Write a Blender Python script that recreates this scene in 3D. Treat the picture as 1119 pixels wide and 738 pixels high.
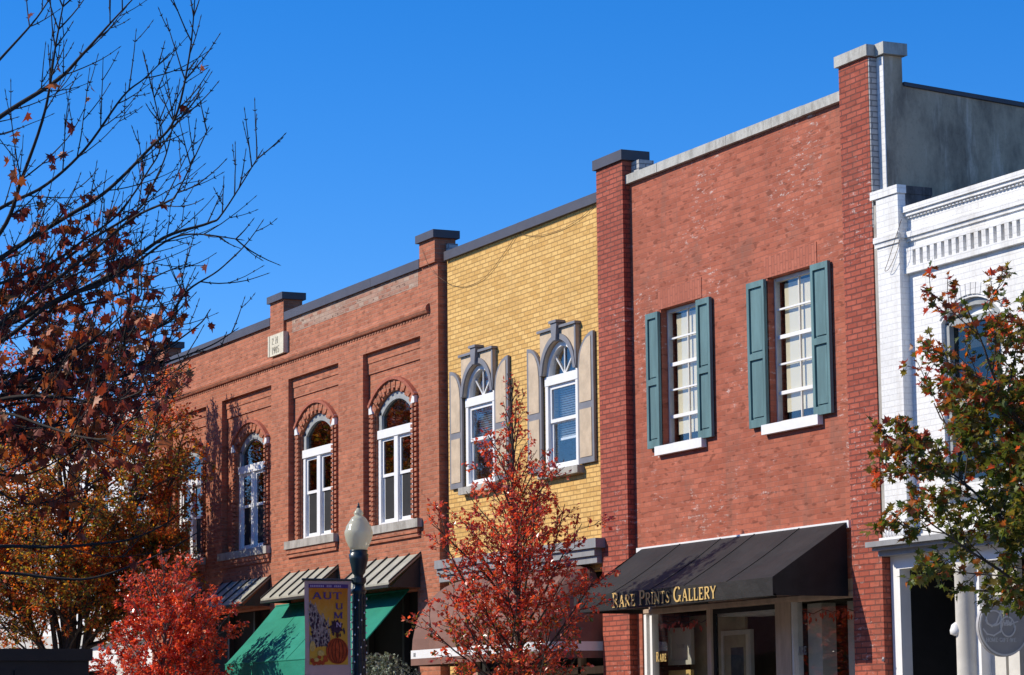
import bpy, math, random
from mathutils import Vector, Matrix
SC = bpy.context.scene
for o in list(bpy.data.objects): bpy.data.objects.remove(o)
COL = SC.collection
R = math.radians

# ------------------------------------------------------------------ camera, sky, sun, exposure
PW, PH, PF = 1119.0, 738.0, 3000.0
YAW, PITCH, ROLL = R(64.62), R(8.03), R(-0.604)
CAM = Vector((0.0, -17.2827, 1.65))
_f = Vector((-math.sin(YAW)*math.cos(PITCH), math.cos(YAW)*math.cos(PITCH), math.sin(PITCH)))
_r = Vector((math.cos(YAW), math.sin(YAW), 0)); _u = _r.cross(_f)
AXR = _r*math.cos(ROLL)+_u*math.sin(ROLL); AXU = -_r*math.sin(ROLL)+_u*math.cos(ROLL); AXF = _f
cam = bpy.data.cameras.new('camera'); cob = bpy.data.objects.new('camera', cam); COL.objects.link(cob)
cam.sensor_width = 36; cam.lens = 36*PF/PW; cam.clip_end = 3000; cam.clip_start = 0.1
M = Matrix((AXR, AXU, -AXF)).transposed().to_4x4(); M.translation = CAM
cob.matrix_world = M; SC.camera = cob

SUN_DIR = Vector((-0.56, -0.96, 0.79)).normalized()      # towards the sun
EL = math.asin(SUN_DIR.z); ROT = math.atan2(SUN_DIR.x, SUN_DIR.y) % (2*math.pi)
w = bpy.data.worlds.new('World'); SC.world = w; w.use_nodes = True
nt = w.node_tree; nt.nodes.clear()
sky = nt.nodes.new('ShaderNodeTexSky'); sky.sky_type = 'NISHITA'; sky.sun_disc = False
sky.sun_elevation = EL; sky.sun_rotation = ROT; sky.altitude = 1500; sky.air_density = 1.0; sky.dust_density = 0.15; sky.ozone_density = 4.0
hs = nt.nodes.new('ShaderNodeHueSaturation'); hs.inputs['Saturation'].default_value = 1.36; hs.inputs['Value'].default_value = 1.3
tn = nt.nodes.new('ShaderNodeMix'); tn.data_type = 'RGBA'; tn.blend_type = 'MULTIPLY'; tn.inputs[0].default_value = 1; tn.inputs[7].default_value = (.92, .965, 1.20, 1)
bg = nt.nodes.new('ShaderNodeBackground'); bg.inputs['Strength'].default_value = 0.105
ow = nt.nodes.new('ShaderNodeOutputWorld')
nt.links.new(sky.outputs[0], hs.inputs['Color']); nt.links.new(hs.outputs[0], tn.inputs[6]); nt.links.new(tn.outputs[2], bg.inputs[0]); nt.links.new(bg.outputs[0], ow.inputs[0])
sl = bpy.data.lights.new('sun', 'SUN'); sl.energy = 4.9; sl.angle = R(0.53); sl.color = (1.0, 0.925, 0.79)
so = bpy.data.objects.new('sun', sl); COL.objects.link(so); so.location = (-40, -60, 50)
so.rotation_euler = SUN_DIR.to_track_quat('Z', 'Y').to_euler()
SC.view_settings.view_transform = 'Standard'; SC.view_settings.look = 'None'
SC.view_settings.exposure = 0.12; SC.view_settings.gamma = 1.0

def ray(px, py): return AXF*PF + AXR*(px-PW/2) - AXU*(py-PH/2)
def at(px, py, y=0.0):                     # the point of the vertical plane y=const seen at a photo pixel
    d = ray(px, py); return CAM + d*((y-CAM.y)/d.y)
def at_dist(px, py, dist): return CAM + ray(px, py).normalized()*dist

# ------------------------------------------------------------------ materials
def new_mat(name):
    m = bpy.data.materials.new(name); m.use_nodes = True; n = m.node_tree; n.nodes.clear()
    out = n.nodes.new('ShaderNodeOutputMaterial'); return m, n, out
def N(n, t, **kw):
    x = n.nodes.new(t)
    for k, v in kw.items():
        if k.startswith('i_'):
            x.inputs[k[2:].replace('_', ' ')].default_value = v
        else: setattr(x, k, v)
    return x
def c4(c): return (c[0], c[1], c[2], 1)
def mixc(n, fac, a, b, mode='MIX'):
    m = n.nodes.new('ShaderNodeMix'); m.data_type = 'RGBA'; m.blend_type = mode
    for s, v in ((m.inputs[0], fac), (m.inputs[6], a), (m.inputs[7], b)):
        if hasattr(v, 'links'): n.links.new(v, s)
        elif isinstance(v, (int, float)): s.default_value = v
        else: s.default_value = c4(v)
    return m.outputs[2]
def mth(n, op, a, b=None, clamp=False):
    m = n.nodes.new('ShaderNodeMath'); m.operation = op; m.use_clamp = clamp
    for s, v in ((m.inputs[0], a), (m.inputs[1], b)):
        if v is None: continue
        if hasattr(v, 'links'): n.links.new(v, s)
        else: s.default_value = v
    return m.outputs[0]
def ramp(n, v, lo, hi):
    m = n.nodes.new('ShaderNodeMapRange'); m.interpolation_type = 'SMOOTHSTEP'
    n.links.new(v, m.inputs[0]); m.inputs[1].default_value = lo; m.inputs[2].default_value = hi; return m.outputs[0]
def noise(n, vec, scale, detail=4, rough=0.6):
    x = N(n, 'ShaderNodeTexNoise'); x.inputs['Scale'].default_value = scale; x.inputs['Detail'].default_value = detail; x.inputs['Roughness'].default_value = rough
    n.links.new(vec, x.inputs['Vector']); return x.outputs[0]
def pos(n): return n.nodes.new('ShaderNodeNewGeometry').outputs['Position']
def stretch(n, vec, s):
    m = n.nodes.new('ShaderNodeMapping'); n.links.new(vec, m.inputs[0]); m.inputs['Scale'].default_value = s; return m.outputs[0]
def finish(n, out, col, rough=0.8, spec=0.3, height=None, bstr=0.5, bdist=0.01, metal=0.0):
    p = N(n, 'ShaderNodeBsdfPrincipled')
    if hasattr(col, 'links'): n.links.new(col, p.inputs['Base Color'])
    else: p.inputs['Base Color'].default_value = c4(col)
    if hasattr(rough, 'links'): n.links.new(rough, p.inputs['Roughness'])
    else: p.inputs['Roughness'].default_value = rough
    p.inputs['Specular IOR Level'].default_value = spec; p.inputs['Metallic'].default_value = metal
    if height is not None:
        b = N(n, 'ShaderNodeBump'); b.inputs['Strength'].default_value = bstr; b.inputs['Distance'].default_value = bdist
        n.links.new(height, b.inputs['Height']); n.links.new(b.outputs[0], p.inputs['Normal'])
    n.links.new(p.outputs[0], out.inputs[0]); return p
def brick_mat(name, ca, cb, cm, dark=None, fleck=0.0, fleckc=(.62, .55, .5), stain=.35, msize=.009, mort_fac=1.0, bump=.7, bw=.213, bh=.0672, rot=False, seed=0.0, grime=0.0, grimec=(.16, .085, .06)):
    m, n, out = new_mat(name); P = pos(n)
    sp = N(n, 'ShaderNodeSeparateXYZ'); n.links.new(P, sp.inputs[0])
    u = mth(n, 'ADD', sp.outputs[0], sp.outputs[1]); u = mth(n, 'ADD', u, 200.0+seed)
    cx = N(n, 'ShaderNodeCombineXYZ')
    if rot: n.links.new(sp.outputs[2], cx.inputs[0]); n.links.new(u, cx.inputs[1])
    else: n.links.new(u, cx.inputs[0]); n.links.new(sp.outputs[2], cx.inputs[1])
    wob = noise(n, stretch(n, cx.outputs[0], (1.3, 5, 1)), 2.2, 2)
    wv = N(n, 'ShaderNodeCombineXYZ'); n.links.new(mth(n, 'MULTIPLY', mth(n, 'SUBTRACT', wob, .5), .03), wv.inputs[0]); n.links.new(mth(n, 'MULTIPLY', mth(n, 'SUBTRACT', wob, .5), .012), wv.inputs[1])
    va = N(n, 'ShaderNodeVectorMath', operation='ADD'); n.links.new(cx.outputs[0], va.inputs[0]); n.links.new(wv.outputs[0], va.inputs[1])
    b = N(n, 'ShaderNodeTexBrick'); b.offset = .5; n.links.new(va.outputs[0], b.inputs['Vector'])
    b.inputs['Scale'].default_value = 1; b.inputs['Brick Width'].default_value = bw; b.inputs['Row Height'].default_value = bh
    b.inputs['Mortar Size'].default_value = msize; b.inputs['Mortar Smooth'].default_value = .25; b.inputs['Bias'].default_value = 0
    b.inputs['Color1'].default_value = c4(ca); b.inputs['Color2'].default_value = c4(cb)
    mid = tuple((ca[i]+cb[i])/2 for i in range(3)); b.inputs['Mortar'].default_value = c4(mid)
    fac = b.outputs['Fac']
    big = noise(n, P, .55, 4, .65); fine = noise(n, P, 26, 3, .6); med = noise(n, stretch(n, P, (1, 1, 2.5)), 3.2, 4, .65)
    col = b.outputs['Color']
    col = mixc(n, mth(n, 'MULTIPLY', ramp(n, big, .42, .72), stain), col, tuple(x*.62 for x in mid))
    col = mixc(n, mth(n, 'MULTIPLY', ramp(n, med, .5, .74), stain), col, tuple(min(1, x*1.35+.02) for x in mid))
    col = mixc(n, mth(n, 'MULTIPLY', ramp(n, fine, .45, .75), .28), col, tuple(x*.55 for x in mid))
    col = mixc(n, mth(n, 'MULTIPLY', fac, mort_fac), col, cm)
    if fleck > 0:
        f1 = noise(n, stretch(n, va.outputs[0], (6, 19, 1)), 1.0, 4, .75); f2 = noise(n, P, .8, 4, .65)
        k = mth(n, 'MULTIPLY', ramp(n, f1, .545, .65), ramp(n, f2, .47, .64)); f3 = noise(n, P, 40, 2)
        k = mth(n, 'MULTIPLY', k, ramp(n, f3, .34, .60)); col = mixc(n, mth(n, 'MULTIPLY', k, fleck), col, fleckc)
    if grime:
        st = noise(n, stretch(n, P, (3.2, 3.2, .35)), 1.0, 5, .7); pt = noise(n, P, 1.5, 5, .7)
        col = mixc(n, mth(n, 'MULTIPLY', ramp(n, st, .5, .72), grime), col, grimec)
        col = mixc(n, mth(n, 'MULTIPLY', ramp(n, pt, .53, .70), grime*.8), col, grimec)
        pl_ = noise(n, stretch(n, P, (1, 1, 1.4)), 2.3, 6, .75); col = mixc(n, mth(n, 'MULTIPLY', ramp(n, pl_, .56, .72), grime*.55), col, tuple(min(1, x*1.3+.05) for x in mid))
    if dark:
        k = mth(n, 'MULTIPLY', ramp(n, noise(n, stretch(n, va.outputs[0], (5, 15, 1)), 1.0, 1), .62, .66), dark); col = mixc(n, k, col, tuple(x*.4 for x in mid))
    h = mth(n, 'SUBTRACT', mth(n, 'MULTIPLY', fine, .25), fac)
    finish(n, out, col, .86, .2, h, bump, .008); return m
def plain(name, col, rough=.6, spec=.4, var=.15, scale=6, bump=.0, metal=0.0, streak=False):
    m, n, out = new_mat(name); P = pos(n); v = stretch(n, P, (1.5, 1.5, .25)) if streak else P
    a = noise(n, v, scale, 5, .65); f = ramp(n, a, .3, .75)
    c = mixc(n, f, tuple(x*(1-var) for x in col), tuple(min(1, x*(1+var)) for x in col))
    f2 = noise(n, P, scale*9, 3); c = mixc(n, mth(n, 'MULTIPLY', ramp(n, f2, .55, .8), var), c, tuple(x*.6 for x in col))
    finish(n, out, c, rough, spec, f2 if bump else None, bump, .004, metal); return m
def stain_mat(name, col, dark, light, scale=1.2, rough=.85):
    m, n, out = new_mat(name); P = pos(n)
    a = noise(n, stretch(n, P, (1.6, 1.6, .7)), scale, 6, .7); b = noise(n, stretch(n, P, (4, 4, .6)), scale*1.6, 5, .7); f = noise(n, P, 30, 4, .7)
    c = mixc(n, ramp(n, a, .4, .68), col, dark); c = mixc(n, mth(n, 'MULTIPLY', ramp(n, b, .5, .72), .7), c, light)
    c = mixc(n, mth(n, 'MULTIPLY', ramp(n, f, .5, .75), .3), c, dark)
    finish(n, out, c, rough, .2, f, .5, .01); return m
def glass_mat(name, tint=(.96, .97, .97), refl=1.0):
    m, n, out = new_mat(name)
    t = N(n, 'ShaderNodeBsdfTransparent'); t.inputs[0].default_value = c4(tint)
    g = N(n, 'ShaderNodeBsdfGlossy'); g.inputs['Roughness'].default_value = .02; g.inputs[0].default_value = (1, 1, 1, 1)
    fr = N(n, 'ShaderNodeFresnel'); gb_ = n.nodes.new('ShaderNodeNewGeometry')
    n.links.new(mth(n, 'SUBTRACT', 1.52, mth(n, 'MULTIPLY', gb_.outputs['Backfacing'], 1.52-1/1.52)), fr.inputs['IOR'])
    P = pos(n); b = N(n, 'ShaderNodeBump'); b.inputs['Strength'].default_value = .06; b.inputs['Distance'].default_value = .05
    n.links.new(noise(n, P, 2.2, 1), b.inputs['Height']); n.links.new(b.outputs[0], g.inputs['Normal'])
    k = mth(n, 'MULTIPLY', fr.outputs[0], refl*.85, True)
    mx = N(n, 'ShaderNodeMixShader'); n.links.new(k, mx.inputs[0]); n.links.new(t.outputs[0], mx.inputs[1]); n.links.new(g.outputs[0], mx.inputs[2])
    n.links.new(mx.outputs[0], out.inputs[0]); return m
def leaf_mat(name, trans=.4, rough=.42, spec=.45):
    m, n, out = new_mat(name); a = N(n, 'ShaderNodeAttribute', attribute_name='Col')
    p = N(n, 'ShaderNodeBsdfPrincipled'); p.inputs['Roughness'].default_value = rough; p.inputs['Specular IOR Level'].default_value = spec
    n.links.new(a.outputs['Color'], p.inputs['Base Color'])
    t = N(n, 'ShaderNodeBsdfTranslucent'); n.links.new(mixc(n, 1.0, a.outputs['Color'], (1.5, 1.25, .8), 'MULTIPLY'), t.inputs[0])
    mx = N(n, 'ShaderNodeMixShader'); mx.inputs[0].default_value = trans
    n.links.new(p.outputs[0], mx.inputs[1]); n.links.new(t.outputs[0], mx.inputs[2]); n.links.new(mx.outputs[0], out.inputs[0]); return m
def fabric(name, col, rough=.8, spec=.25, fade=.12):
    m, n, out = new_mat(name); P = pos(n); a = noise(n, stretch(n, P, (1, 2, 2)), 1.6, 5, .65); f = noise(n, P, 14, 4, .7); wv = noise(n, P, 160, 2)
    c = mixc(n, ramp(n, a, .35, .7), tuple(x*(1-fade) for x in col), tuple(x*(1+fade)+.004 for x in col))
    c = mixc(n, mth(n, 'MULTIPLY', ramp(n, f, .58, .75), .3), c, tuple(x*.7+.02 for x in col))
    h = mth(n, 'ADD', mth(n, 'MULTIPLY', a, 2.0), mth(n, 'MULTIPLY', wv, .1))
    finish(n, out, c, rough, spec, h, .35, .02); return m

MT = {}
MT['brick_c'] = brick_mat('painted red brick', (.32, .088, .050), (.46, .140, .082), (.31, .115, .078), dark=.6, fleck=1.0, msize=.0065, stain=.5, grime=.55, grimec=(.21, .105, .075), mort_fac=.7, bump=.5)
MT['brick_pier'] = brick_mat('red pier brick', (.31, .068, .042), (.45, .115, .070), (.13, .05, .042), fleck=.75, msize=.0085, stain=.45, dark=.4, grime=.3, bump=1.0, mort_fac=.85)
MT['brick_soldier'] = brick_mat('soldier brick', (.38, .115, .07), (.45, .145, .09), (.31, .105, .07), msize=.007, rot=True, stain=.35)
MT['brick_a'] = brick_mat('orange red brick', (.34, .110, .058), (.52, .182, .098), (.36, .19, .125), dark=.5, fleck=.25, msize=.008, stain=.42, grime=.4, grimec=(.24, .10, .06), mort_fac=.75)
MT['brick_patch'] = brick_mat('patched brick', (.34, .115, .065), (.44, .33, .25), (.36, .24, .18), dark=.8, fleck=.5, msize=.008, stain=.5, grime=.4, grimec=(.24, .12, .08))
MT['brick_b'] = brick_mat('yellow brick', (.62, .355, .105), (.79, .50, .175), (.33, .19, .07), msize=.0075, stain=.3, dark=.22, grime=.3, grimec=(.50, .30, .11), mort_fac=.85, bump=.8, bw=.205)
MT['brick_w'] = brick_mat('white painted brick', (.76, .75, .725), (.82, .81, .785), (.56, .55, .53), msize=.006, stain=.22, grime=.5, grimec=(.52, .49, .44), mort_fac=.4, bump=.5)
MT['brick_grey'] = brick_mat('grey washed brick', (.40, .39, .38), (.5, .49, .48), (.2, .2, .2), msize=.008, stain=.35)
MT['stone'] = stain_mat('weathered limestone', (.42, .39, .34), (.24, .22, .19), (.52, .49, .44), 2.5)
MT['concrete'] = stain_mat('concrete coping', (.47, .46, .42), (.27, .26, .23), (.56, .55, .50), 2.2)
MT['stucco'] = stain_mat('grey cement render', (.54, .40, .27), (.20, .15, .11), (.76, .60, .45), .9)
MT['darkcap'] = plain('dark metal coping', (.068, .062, .072), .5, .4, .12, 2)
MT['weathered'] = stain_mat('black weathered cement', (.10, .10, .105), (.035, .035, .036), (.25, .25, .25), 3)
MT['white'] = plain('white paint', (.80, .79, .77), .5, .4, .04, 4)
MT['offwhite'] = plain('old cream paint', (.62, .59, .53), .55, .35, .10, 5)
MT['cream'] = plain('cream carved stone', (.66, .60, .46), .75, .3, .12, 9)
MT['teal'] = plain('teal shutter paint', (.110, .200, .200), .55, .35, .2, 5, streak=True)
MT['beige'] = plain('beige panel paint', (.55, .425, .29), .6, .3, .14, 5)
MT['greytrim'] = plain('grey trim paint', (.205, .20, .21), .5, .4, .1, 5)
MT['greycornice'] = plain('grey cornice paint', (.27, .27, .27), .55, .4, .12, 4, streak=True)
MT['fangrey'] = plain('grey fanlight frame', (.33, .34, .33), .5, .4, .15, 7)
MT['seam'] = plain('olive grey seam metal', (.40, .385, .30), .42, .5, .16, 3, streak=True)
MT['seamdark'] = plain('seam rib metal', (.03, .03, .027), .45, .4, .1, 3)
MT['green'] = fabric('green awning cloth', (.008, .205, .135), fade=.10)
MT['black'] = fabric('black awning cloth', (.016, .0148, .0135), .62, .3)
MT['brown'] = fabric('brown awning cloth', (.215, .112, .085), .75, .2)
MT['gold'] = plain('gold lettering', (.66, .45, .16), .45, .5, .06, 20)
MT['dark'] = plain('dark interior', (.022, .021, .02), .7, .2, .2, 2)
MT['room'] = plain('room plaster', (.12, .11, .10), .9, .1, .1, 2)
MT['taupe'] = plain('shopfront taupe paint', (.46, .335, .235), .5, .4, .18, 6, streak=True)
MT['blind'] = plain('pale window blind', (.72, .64, .46), .8, .2, .03, 3)
MT['slat'] = plain('white slat blind', (.75, .77, .78), .7, .2, .03, 3)
MT['screen'] = plain('insect screen', (.035, .034, .034), .8, .1, .1, 8)
MT['glass'] = glass_mat('window glass')
MT['glassdark'] = glass_mat('dark window glass', (.45, .47, .46), 1.2)
MT['asphalt'] = plain('asphalt', (.05, .05, .052), .85, .2, .2, 3, .5)
MT['paving'] = plain('concrete paving', (.36, .34, .31), .85, .2, .12, 2, .3)
MT['kerb'] = plain('kerb stone', (.42, .41, .38), .85, .2, .12, 4)
MT['marking'] = plain('road paint', (.7, .6, .15), .7, .2, .1, 6)
MT['soil'] = plain('earth and grass', (.09, .10, .05), .95, .1, .3, .4)
MT['bark'] = plain('grey bark', (.085, .068, .055), .9, .15, .3, 14, .6)
MT['barkdark'] = plain('dark twig bark', (.040, .033, .030), .85, .2, .25, 14, .4)
MT['barkpale'] = plain('pale twig bark', (.16, .13, .11), .85, .2, .25, 14, .4)
MT['leaf'] = leaf_mat('autumn leaf', .48)
MT['leafgloss'] = leaf_mat('glossy red leaf', .48, .24, .9)
MT['leafdark'] = leaf_mat('dark red leaf', .27, .5, .3)
MT['needle'] = leaf_mat('blue green needles', .15, .6, .2)
MT['post'] = plain('blue black cast iron', (.014, .030, .036), .34, .5, .15, 8)
MT['globe'] = None
MT['purple'] = plain('purple banner print', (.10, .055, .20), .7, .2, .1, 20)
MT['lilac'] = plain('lilac banner border', (.53, .38, .36), .75, .2, .05, 6)
MT['lilacpale'] = plain('pale lilac print', (.48, .36, .50), .75, .2, .08, 20)
MT['pumpkin'] = plain('pumpkin print', (.42, .07, .02), .75, .2, .35, 16)
MT['pumpkindark'] = plain('pumpkin rib print', (.10, .025, .015), .75, .2, .2, 16)
MT['corn'] = plain('corn husk print', (.38, .31, .27), .75, .2, .4, 40)
MT['cornbase'] = plain('shadowed corn stalk print', (.20, .15, .14), .75, .2, .5, 40)
MT['plum'] = plain('plum print', (.055, .03, .05), .75, .2, .4, 30)
MT['gourd'] = plain('yellow gourd print', (.60, .42, .13), .75, .2, .25, 30)
MT['signgrey'] = plain('grey sign board', (.45, .435, .43), .5, .4, .08, 5)
MT['wire'] = plain('wire', (.03, .03, .03), .6, .3, .1, 9)
MT['cable'] = plain('brown cable sheath', (.14, .09, .05), .7, .2, .1, 9)
MT['mat'] = plain('picture mount', (.50, .47, .39), .8, .2, .06, 8)
MT['olivedark'] = plain('dark olive wall', (.12, .105, .07), .8, .2, .2, 4)
MT['dateletter'] = plain('worn stone lettering', (.50, .455, .35), .8, .2, .1, 9)
MT['olive'] = plain('olive display board', (.34, .29, .18), .8, .2, .2, 4)
MT['matpale'] = plain('cream picture mount', (.62, .56, .42), .8, .2, .06, 8)
MT['art'] = plain('dark print', (.06, .065, .05), .5, .4, .6, 9)
MT['artpale'] = plain('pale print', (.36, .34, .29), .6, .3, .3, 12)
MT['frame'] = plain('wood frame', (.30, .22, .14), .5, .4, .2, 20)
MT['van'] = plain('dark brown body paint', (.022, .016, .013), .5, .35, .25, 3)
MT['rubber'] = plain('tyre rubber', (.02, .02, .02), .8, .2, .1, 9)
MT['redlens'] = plain('red lamp lens', (.3, .01, .01), .2, .5, .05, 9)
MT['garland'] = plain('red silk leaf', (.55, .06, .02), .6, .3, .3, 30)
MT['bulb'] = plain('clear bulb', (.85, .85, .82), .15, .8, .02, 9)
m, n, out = new_mat('gold banner print'); P = pos(n); sp = N(n, 'ShaderNodeSeparateXYZ'); n.links.new(P, sp.inputs[0])
c = mixc(n, ramp(n, sp.outputs[2], 2.9, 3.55), (.64, .36, .045), (.54, .17, .015)); c = mixc(n, mth(n, 'MULTIPLY', ramp(n, noise(n, P, 14, 4), .5, .7), .3), c, (.5, .36, .16)); finish(n, out, c, .75, .2); MT['goldcloth'] = m
m, n, out = new_mat('acrylic lamp globe'); p = N(n, 'ShaderNodeBsdfPrincipled'); p.inputs['Base Color'].default_value = (.72, .71, .56, 1); p.inputs['Roughness'].default_value = .16; p.inputs['Specular IOR Level'].default_value = .6
t = N(n, 'ShaderNodeBsdfTranslucent'); t.inputs[0].default_value = (.72, .74, .62, 1); tr = N(n, 'ShaderNodeBsdfTransparent'); tr.inputs[0].default_value = (.93, .94, .9, 1)
mx = N(n, 'ShaderNodeMixShader'); mx.inputs[0].default_value = .4; n.links.new(p.outputs[0], mx.inputs[1]); n.links.new(t.outputs[0], mx.inputs[2])
m2 = N(n, 'ShaderNodeMixShader'); m2.inputs[0].default_value = .18; n.links.new(mx.outputs[0], m2.inputs[1]); n.links.new(tr.outputs[0], m2.inputs[2]); n.links.new(m2.outputs[0], out.inputs[0]); MT['globe'] = m

# ------------------------------------------------------------------ mesh helpers
class MB:
    def __init__(s): s.v = []; s.f = []; s.mi = []; s.c = []; s.cur = 0
    def face(s, idx): s.f.append(tuple(idx)); s.mi.append(s.cur)
    def poly(s, pts):
        b = len(s.v); s.v += [tuple(p) for p in pts]; s.face(range(b, b+len(pts))); return s
    def box(s, x0, x1, y0, y1, z0, z1):
        b = len(s.v)
        s.v += [(x0, y0, z0), (x1, y0, z0), (x1, y1, z0), (x0, y1, z0), (x0, y0, z1), (x1, y0, z1), (x1, y1, z1), (x0, y1, z1)]
        for q in ((0, 3, 2, 1), (4, 5, 6, 7), (0, 1, 5, 4), (1, 2, 6, 5), (2, 3, 7, 6), (3, 0, 4, 7)): s.face([b+i for i in q])
        return s
    def prism(s, pts, d):                  # flat polygon (list of 3D) pushed along vector d
        b = len(s.v); k = len(pts); s.v += [tuple(p) for p in pts]; s.v += [(p[0]+d[0], p[1]+d[1], p[2]+d[2]) for p in pts]
        s.face(list(range(b, b+k))); s.face(list(range(b+2*k-1, b+k-1, -1)))
        for i in range(k): j = (i+1) % k; s.face((b+i, b+k+i, b+k+j, b+j))
        return s
    def xz(s, poly, y0, y1): return s.prism([(p[0], y0, p[1]) for p in poly], (0, y1-y0, 0))
    def yz(s, poly, x0, x1): return s.prism([(x0, p[0], p[1]) for p in poly], (x1-x0, 0, 0))
    def tube(s, pts, rad, k=6, cap=True):
        pts = [Vector(p) for p in pts]; n_ = len(pts)
        if not isinstance(rad, (list, tuple)): rad = [rad]*n_
        b = len(s.v); ref = None
        for i, p in enumerate(pts):
            d = (pts[min(i+1, n_-1)]-pts[max(i-1, 0)])
            if d.length < 1e-9: d = Vector((0, 0, 1))
            d.normalize()
            if ref is None: ref = d.orthogonal().normalized()
            ref = (ref-d*ref.dot(d)); ref = ref.normalized() if ref.length > 1e-6 else d.orthogonal().normalized()
            o = d.cross(ref)
            for j in range(k):
                a = 2*math.pi*j/k; q = p+(ref*math.cos(a)+o*math.sin(a))*rad[i]; s.v.append((q.x, q.y, q.z))
        for i in range(n_-1):
            for j in range(k):
                j2 = (j+1) % k; s.face((b+i*k+j, b+i*k+j2, b+(i+1)*k+j2, b+(i+1)*k+j))
        if cap: s.face([b+j for j in range(k-1, -1, -1)]); s.face([b+(n_-1)*k+j for j in range(k)])
        return s
    def lathe(s, c, prof, k=24, axis='z'):
        b = len(s.v); n_ = len(prof)
        for (r_, h) in prof:
            for j in range(k):
                a = 2*math.pi*j/k
                if axis == 'z': s.v.append((c[0]+r_*math.cos(a), c[1]+r_*math.sin(a), c[2]+h))
                elif axis == 'x': s.v.append((c[0]+h, c[1]+r_*math.cos(a), c[2]+r_*math.sin(a)))
                else: s.v.append((c[0]+r_*math.cos(a), c[1]+h, c[2]+r_*math.sin(a)))
        for i in range(n_-1):
            for j in range(k):
                j2 = (j+1) % k; s.face((b+i*k+j, b+i*k+j2, b+(i+1)*k+j2, b+(i+1)*k+j))
        s.face([b+j for j in range(k-1, -1, -1)]); s.face([b+(n_-1)*k+j for j in range(k)])
        return s
    def build(s, name, mat, parent=None, smooth=False, loc=None):
        me = bpy.data.meshes.new(name)
        off = Vector((0, 0, 0)); q = parent
        while q is not None: off += q.location; q = q.parent
        if loc is not None: off = off+Vector(loc) if parent else Vector(loc)
        vs = [(v[0]-off.x, v[1]-off.y, v[2]-off.z) for v in s.v]
        me.from_pydata(vs, [], s.f)
        for mm in (mat if isinstance(mat, (list, tuple)) else [mat]): me.materials.append(mm)
        if isinstance(mat, (list, tuple)): me.polygons.foreach_set('material_index', s.mi)
        if s.c:
            at_ = me.color_attributes.new('Col', 'FLOAT_COLOR', 'CORNER'); data = []
            for f, cc in zip(s.f, s.c): data += [cc[0], cc[1], cc[2], 1.0]*len(f)
            at_.data.foreach_set('color', data)
        if smooth: me.polygons.foreach_set('use_smooth', [True]*len(s.f))
        me.update()
        o = bpy.data.objects.new(name, me); COL.objects.link(o)
        if parent: o.parent = parent
        if loc is not None: o.location = loc
        return o
def tag(o, label, cat, group=None):
    o['label'] = label; o['category'] = cat
    if group: o['group'] = group
    return o
def thing(name, label, cat, loc, group=None):
    o = bpy.data.objects.new(name, None); COL.objects.link(o); o.location = loc; o.empty_display_size = .2; return tag(o, label, cat, group)
def structure(name, mb, mat): o = mb.build(name, mat); o['kind'] = 'structure'; return o
def bx(name, mat, parent, *b): return MB().box(*b).build(name, mat, parent)
def arc_z(x, cx, half, crown, rise):       # height of a segmental arch above x
    rad = (half*half+rise*rise)/(2*rise); d = min(abs(x-cx), half); return crown-rad+math.sqrt(max(0, rad*rad-d*d))
def wall(mb, x0, x1, z0, z1, y, t, ops, seg=14):
    ops = sorted(ops); X = x0
    for (a, b, oz0, oz1, rise) in ops:
        if a > X+1e-6: mb.poly([(X, y, z0), (a, y, z0), (a, y, z1), (X, y, z1)])
        if oz0 > z0+1e-6:
            mb.poly([(a, y, z0), (b, y, z0), (b, y, oz0), (a, y, oz0)])
            mb.poly([(a, y, oz0), (b, y, oz0), (b, y+t, oz0), (a, y+t, oz0)])
        sp_ = oz1-rise; cx, hf = (a+b)/2, (b-a)/2
        mb.poly([(a, y, oz0), (a, y, sp_), (a, y+t, sp_), (a, y+t, oz0)]); mb.poly([(b, y, oz0), (b, y+t, oz0), (b, y+t, sp_), (b, y, sp_)])
        k = seg if rise > 0 else 1
        for i in range(k):
            xa, xb = a+(b-a)*i/k, a+(b-a)*(i+1)/k
            za, zb = (arc_z(xa, cx, hf, oz1, rise), arc_z(xb, cx, hf, oz1, rise)) if rise > 0 else (oz1, oz1)
            if z1 > oz1+1e-6: mb.poly([(xa, y, za), (xb, y, zb), (xb, y, z1), (xa, y, z1)])
            mb.poly([(xa, y, za), (xa, y+t, za), (xb, y+t, zb), (xb, y, zb)])
        X = b
    if x1 > X+1e-6: mb.poly([(X, y, z0), (x1, y, z0), (x1, y, z1), (X, y, z1)])
    return mb
def ring(mb, cx, h0, c0, r0, h1, c1, r1, y0, y1, seg=20, a0=0.0, a1=1.0):   # band between two segmental arches
    def pt(t, h, c, r_):
        x = cx-h+2*h*t; return (x, arc_z(x, cx, h, c, r_))
    for i in range(seg):
        ta, tb = a0+(a1-a0)*i/seg, a0+(a1-a0)*(i+1)/seg
        p = [pt(ta, h0, c0, r0), pt(tb, h0, c0, r0), pt(tb, h1, c1, r1), pt(ta, h1, c1, r1)]; mb.xz(p, y0, y1)
    return mb
def shell(parent, x0, x1, depth, ztop, zroof, mat, y0=.02):
    bx('side_wall', mat, parent, x0, x0+.22, y0, depth, 0, ztop); bx('side_wall', mat, parent, x1-.22, x1, y0, depth, 0, ztop)
    bx('back_wall', mat, parent, x0+.223, x1-.223, depth-.25, depth-.003, 0, ztop-.3); bx('roof', MT['asphalt'], parent, x0+.225, x1-.225, .25, depth-.255, zroof-.2, zroof)
    bx('upper_floor', MT['room'], parent, x0+.226, x1-.226, .30, depth-.256, 4.0, 4.2)
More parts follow.
